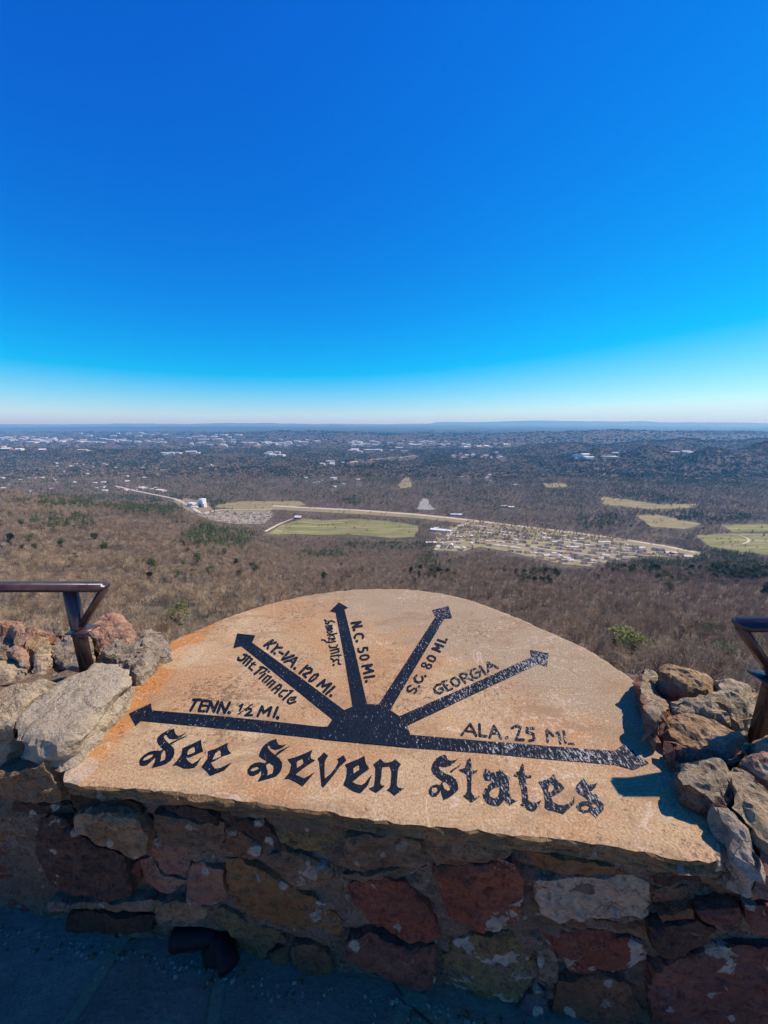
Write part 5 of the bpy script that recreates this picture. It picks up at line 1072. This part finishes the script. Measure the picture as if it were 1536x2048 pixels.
crock('grey green rock directly behind the left railing post', [(103, 1276), (116, 1264), (130, 1260), (168, 1258), (180, 1270), (184, 1312), (170, 1326), (130, 1330), (106, 1322), (100, 1300)], hz + .085, (-.1, -.45, 1), .22, 'lgrey', .2, 5, rough=.014)
crock('long pinkish rock at the left picture edge on top of the others', [(-60, 1238), (0, 1242), (16, 1243), (62, 1252), (117, 1260), (106, 1272), (78, 1270), (42, 1268), (16, 1256), (-60, 1262)], hz + .125, (0, -.2, 1), .2, 'lpink', .3, 6)
crock('small orange brown rock with a dark hollow behind, at the far left', [(42, 1270), (60, 1264), (92, 1272), (97, 1286), (72, 1300), (50, 1292)], hz + .10, (0, -.35, 1), .16, 'lochre', .1, 7)
crock('tan upright rock just left of the shadow of the left post', [(70, 1307), (86, 1294), (101, 1288), (104, 1310), (94, 1342), (84, 1352), (73, 1350), (63, 1336)], hz + .065, (.3, -.3, 1), .14, 'ltan', 0, 8, .4)
crock('rounded tan rock low at the far left edge above the slab rock', [(-60, 1312), (0, 1312), (20, 1311), (42, 1320), (50, 1340), (32, 1358), (0, 1364), (-60, 1366)], hz + .065, (0, -.25, 1), .14, 'ltan', .2, 9, dome=.01)
crock('pinkish brown lump above the rounded tan rock at the far left', [(12, 1300), (30, 1290), (52, 1300), (60, 1320), (42, 1324), (20, 1312)], hz + .085, (0, -.3, 1), .14, 'lpink', .2, 10, dome=.01)
crock('pitted dark grey rock at the far left edge under the long pinkish rock', [(-60, 1262), (0, 1260), (22, 1262), (44, 1276), (46, 1294), (22, 1296), (10, 1308), (-60, 1308)], hz + .095, (0, -.35, 1), .18, 'lgrey', .1, 11, .7, rough=.018)
# right group
crock('narrow upright rock with a dark red side at the tablet\'s right shoulder', [(1296, 1334), (1285, 1345), (1278, 1360), (1287, 1384), (1301, 1413), (1319, 1442), (1328, 1427), (1344, 1403), (1338, 1382), (1328, 1359), (1323, 1342), (1310, 1335)], hz + .050, (.45, -.05, 1), .11, 'ltan', .1, 12, .6, side='lred')
crock('long brown topmost rock of the right group', [(1317, 1323), (1333, 1319), (1356, 1325), (1384, 1335), (1421, 1342), (1441, 1359), (1443, 1370), (1432, 1384), (1398, 1387), (1370, 1382), (1344, 1366), (1327, 1346)], hz + .11, (-.1, -.22, 1), .14, 'lochre', .1, 13, .7, rough=.014, side='lred')
crock('flat tan rock in front of the right railing post foot', [(1432, 1352), (1469, 1356), (1512, 1367), (1512, 1399), (1497, 1421), (1477, 1430), (1455, 1410), (1416, 1393), (1441, 1382)], hz + .10, (0, -.2, 1), .14, 'ltan', .1, 14, .7, rough=.014)
crock('whitish crusted rock below the topmost rock of the right group', [(1350, 1393), (1364, 1386), (1398, 1389), (1415, 1397), (1449, 1416), (1472, 1440), (1462, 1446), (1426, 1436), (1384, 1421), (1351, 1410)], hz + .095, (0, -.3, 1), .13, 'ltan', .55, 15, .3, rough=.012)
crock('wide dark rock crossed by the post shadow in the middle of the right group', [(1321, 1438), (1332, 1428), (1347, 1421), (1384, 1422), (1415, 1431), (1455, 1445), (1497, 1465), (1494, 1487), (1460, 1508), (1412, 1500), (1364, 1486), (1342, 1470)], hz + .070, (-.25, -.12, 1), .12, 'lochre', .1, 16, .6, rough=.012, side='lred')
crock('reddish slab with a sunlit top just right of the last arrow tip', [(1366, 1522), (1384, 1518), (1455, 1524), (1461, 1549), (1467, 1582), (1450, 1592), (1412, 1580), (1370, 1564), (1363, 1540)], hz + .08, (-.05, -.15, 1), .11, 'ltan', .3, 17, .6, rough=.012, side='lred')
crock('shadowed reddish block between the wide dark rock and the sunlit reddish slab', [(1345, 1478), (1372, 1490), (1412, 1503), (1455, 1512), (1462, 1522), (1400, 1517), (1366, 1519), (1352, 1500)], hz + .062, (-.1, -.3, 1), .10, 'lred', .1, 18)
crock('long rough tan rock at the lower right picture edge', [(1462, 1539), (1478, 1533), (1497, 1538), (1525, 1562), (1565, 1600), (1575, 1680), (1540, 1668), (1512, 1643), (1486, 1597), (1468, 1566)], hz + .085, (-.1, -.25, 1), .13, 'ltan', .2, 19, .6, rough=.014)
crock('red brown rock at the right picture edge above the long rough tan rock', [(1485, 1522), (1503, 1508), (1540, 1505), (1590, 1508), (1600, 1575), (1568, 1590), (1530, 1558), (1500, 1536)], hz + .095, (-.1, -.2, 1), .12, 'lpink', .1, 20, .5, side='lred')
crock('sunlit tan rock at the right picture edge behind the post foot', [(1498, 1486), (1520, 1471), (1550, 1463), (1600, 1468), (1600, 1500), (1545, 1503), (1508, 1507)], hz + .105, (-.1, -.2, 1), .12, 'lochre', .1, 21)
crock('blue grey shard leaning in the shade near the right end of the tablet', [(1430, 1598), (1455, 1602), (1480, 1626), (1500, 1668), (1519, 1705), (1517, 1725), (1503, 1722), (1480, 1700), (1458, 1662), (1440, 1625)], hz + .045, (-.25, -.3, 1), .10, 'lgrey', .2, 22)
crock('small tan chip wedged at the right front corner of the tablet', [(1420, 1672), (1434, 1674), (1450, 1684), (1451, 1708), (1437, 1722), (1428, 1705)], hz + .006, (0, -.05, 1), .05, 'ltan', 0, 23, bevel=.01)
crock('dark shaded rock in the corner below the long rough tan rock', [(1488, 1640), (1512, 1650), (1545, 1675), (1590, 1690), (1590, 1732), (1525, 1728), (1520, 1700), (1500, 1665)], hz + .03, (-.1, -.2, 1), .10, 'lred', .1, 24)

# ------------------------------------------------------------------ railings
def rail_mat():
    m = NT('dark_bronze_enamel'); v = m.coord(); n1 = m.noise(12, 5, .6, v); n2 = m.noise(160, 3, .6, v); n3 = m.noise(40, 5, .7, m.coord(scale=(.15, 1, 1)))
    col = m.mix(m.ramp(n1, [(.4, 0.0), (.65, 1.0)]), (.040, .020, .017), (.075, .036, .030)); col = m.mix(m.ramp(n3, [(.62, 0.0), (.72, .6)]), col, (.18, .15, .13))
    m.b.inputs['Specular IOR Level'].default_value = .6
    return m.done(col, m.bump(m.math('ADD', n1, m.math('MULTIPLY', n2, .2)), .25, .004), m.ramp(n1, [(.3, .22), (.7, .42)]))
M['rail'] = rail_mat()
def beam(name, p0, p1, w, h, parent, up=(0, 0, 1), bev=.004, mat=None):
    p0, p1 = Vector(p0), Vector(p1); d = (p1 - p0).normalized(); s = d.cross(Vector(up)).normalized(); u = s.cross(d).normalized()
    bm = bmesh.new(); vs = []
    for p in (p0, p1):
        for (a, b) in ((-1, -1), (1, -1), (1, 1), (-1, 1)): vs.append(bm.verts.new(p + s * a * w / 2 + u * b * h / 2 - parent.location))
    for f in ((3, 2, 1, 0), (4, 5, 6, 7), (0, 1, 5, 4), (1, 2, 6, 5), (2, 3, 7, 6), (3, 0, 4, 7)): bm.faces.new([vs[i] for i in f])
    bmesh.ops.recalc_face_normals(bm, faces=bm.faces); bmesh.ops.bevel(bm, geom=list(bm.edges), offset=bev, segments=2, affect='EDGES')
    me = bpy.data.meshes.new(name); bm.to_mesh(me); bm.free(); me.materials.append(mat or M['rail']); me.polygons.foreach_set('use_smooth', [True] * len(me.polygons))
    o = bpy.data.objects.new(name, me); COL.objects.link(o); o.parent = parent; return o
def lathe(name, p0, p1, prof, parent, mat, n=20):
    p0, p1 = Vector(p0), Vector(p1); d = p1 - p0; L = d.length; d.normalize(); s = d.orthogonal().normalized(); t = d.cross(s); V, Fc = [], []
    for (f, r) in prof:
        for i in range(n): a = 6.2832 * i / n; V.append(p0 + d * (L * f) + (s * math.cos(a) + t * math.sin(a)) * r)
    for j in range(len(prof) - 1):
        for i in range(n): Fc.append((j * n + i, j * n + (i + 1) % n, (j + 1) * n + (i + 1) % n, (j + 1) * n + i))
    Fc += [tuple(reversed(range(n))), tuple(range((len(prof) - 1) * n, len(prof) * n))]
    return make_obj(name, V, Fc, mat, parent, smooth=True)
def railing(side, knee, post, zfoot, xend, lab):
    t = empty('railing', (post[0], post[1], zfoot), lab, 'railing'); k = Vector(knee); px_, py_ = post; zt = k.z; sg = -1 if side == 'L' else 1
    beam('top_rail', (k.x, k.y, zt), (xend, k.y, zt), .050, .024, t, bev=.007)
    beam('brace', (k.x + sg * .004, k.y, zt - .004), (px_ - sg * .012, py_, zt - .145), .034, .018, t, up=(0, 1, 0) if False else (0, 0, 1), bev=.007)
    # post: steel channel, web and two flanges
    beam('post', (px_, py_ - .012, zt - .012), (px_, py_ - .012, zfoot), .006, .032, t, up=(1, 0, 0), bev=.0015)
    beam('post_flange', (px_ - .0145, py_, zt - .012), (px_ - .0145, py_, zfoot), .026, .005, t, up=(1, 0, 0), bev=.0015)
    beam('post_flange', (px_ + .0145, py_, zt - .012), (px_ + .0145, py_, zfoot), .026, .005, t, up=(1, 0, 0), bev=.0015)
    # clamp plate under the brace, with a folded lip
    bx = px_ - sg * .045; bz = zt - .158
    beam('clamp_plate', (px_ + sg * .02, py_ - .004, bz), (bx - sg * .012, py_ - .010, bz + .006), .058, .006, t, bev=.0015)
    beam('clamp_lip', (px_ - sg * .024, py_ - .03, bz - .014), (bx, py_ - .022, bz - .004), .006, .022, t, bev=.0015)
    for (ox, oz) in ((-.010, -.172), (.010, -.186)):   # bolt heads on the post
        lathe('bolt', Vector((px_ + ox, py_ - .014, zt + oz)), Vector((px_ + ox, py_ - .021, zt + oz)), [(0, .0055), (.7, .0055), (1, .004)], t, M['rail'], 6)
    return t
railing('L', (-1.024 * H, 1.262 * H, -.583 * H), (-1.158 * H, 1.262 * H), -.98 * H, -3.3, 'dark bronze steel railing rising behind the rocks on the left')
railing('R', (1.010 * H, .952 * H, -.556 * H), (1.160 * H, .955 * H), -.98 * H, 3.2, 'dark bronze steel railing end at the right picture edge')

# ------------------------------------------------------------------ low black two-headed fitting at the foot of the wall, form interpreted
M['black'] = NT('black_metal').done((.004, .004, .004), None, .7)
q = on_z(432, 1915, -DF)
fl = empty('black_fitting', (q.x, q.y + .02, -DF + .004), 'black low fitting standing on the terrace in the dark gap at the wall foot', 'lamp')
L0 = fl.location
lathe('base', L0 + Vector((0, .0, 0)), L0 + Vector((0, 0, .06)), [(0, .045), (.2, .045), (.4, .025), (1, .022)], fl, M['black'])
lathe('head', L0 + Vector((.0, 0, .055)), L0 + Vector((-.13, .0, .032)), [(0, .012), (.15, .024), (.5, .028), (.96, .030), (1, .026)], fl, M['black'])
lathe('head', L0 + Vector((.01, 0, .055)), L0 + Vector((.06, -.06, .03)), [(0, .012), (.2, .024), (.6, .028), (.96, .030), (1, .026)], fl, M['black'])

# grit, chips and dead leaves gathered along the foot of the wall
gr = random.Random(21); V, Fc, FM = [], [], []
for i in range(420):
    x = gr.uniform(-1.4, 1.2); d = abs(gr.gauss(0, .022)) + .0; y = .745 * H - .124 * x - .0 - d; big = gr.random() < .12; r = gr.uniform(.005, .011) if big else gr.uniform(.002, .006); n = 5
    z = -DF + .006 * fb((x, y, 0), 3, 1, 3) + .001; k = len(V); hh = r * gr.uniform(.25, .8)
    for a in range(n): V.append((x + r * gr.uniform(.6, 1.1) * math.cos(a * 1.2566), y + r * gr.uniform(.6, 1.1) * math.sin(a * 1.2566), z))
    V.append((x, y, z + hh)); FM += [gr.choice((0, 0, 1))] * n
    for a in range(n): Fc.append((k + a, k + (a + 1) % n, k + n))
tag(make_obj('gravel', V, Fc, [smat('lcream', 0, 1), smat('brown', 0, 2)], fmat=FM), 'stone chips and grit gathered on the terrace along the foot of the wall', 'gravel', kind='stuff')

# ------------------------------------------------------------------ haze over the valley
hz_ = NT('haze'); hz_.t.nodes.remove(hz_.b); pv = hz_.n('ShaderNodeVolumePrincipled'); pv.inputs['Density'].default_value = 5.6e-5; pv.inputs['Absorption Color'].default_value = (1, 1, 1, 1)
pv.inputs['Color'].default_value = (.14, .52, 1.0, 1); pv.inputs['Anisotropy'].default_value = .1; hz_.l(pv.outputs[0], hz_.out.inputs['Volume'])
HB = (-150000, 150000, -30000, 98000, -460, 480); V, Fc = box(*HB)
tag(make_obj('haze', V, Fc, hz_.m), 'pale blue haze in the air over the valley and the plain', 'haze', kind='stuff')
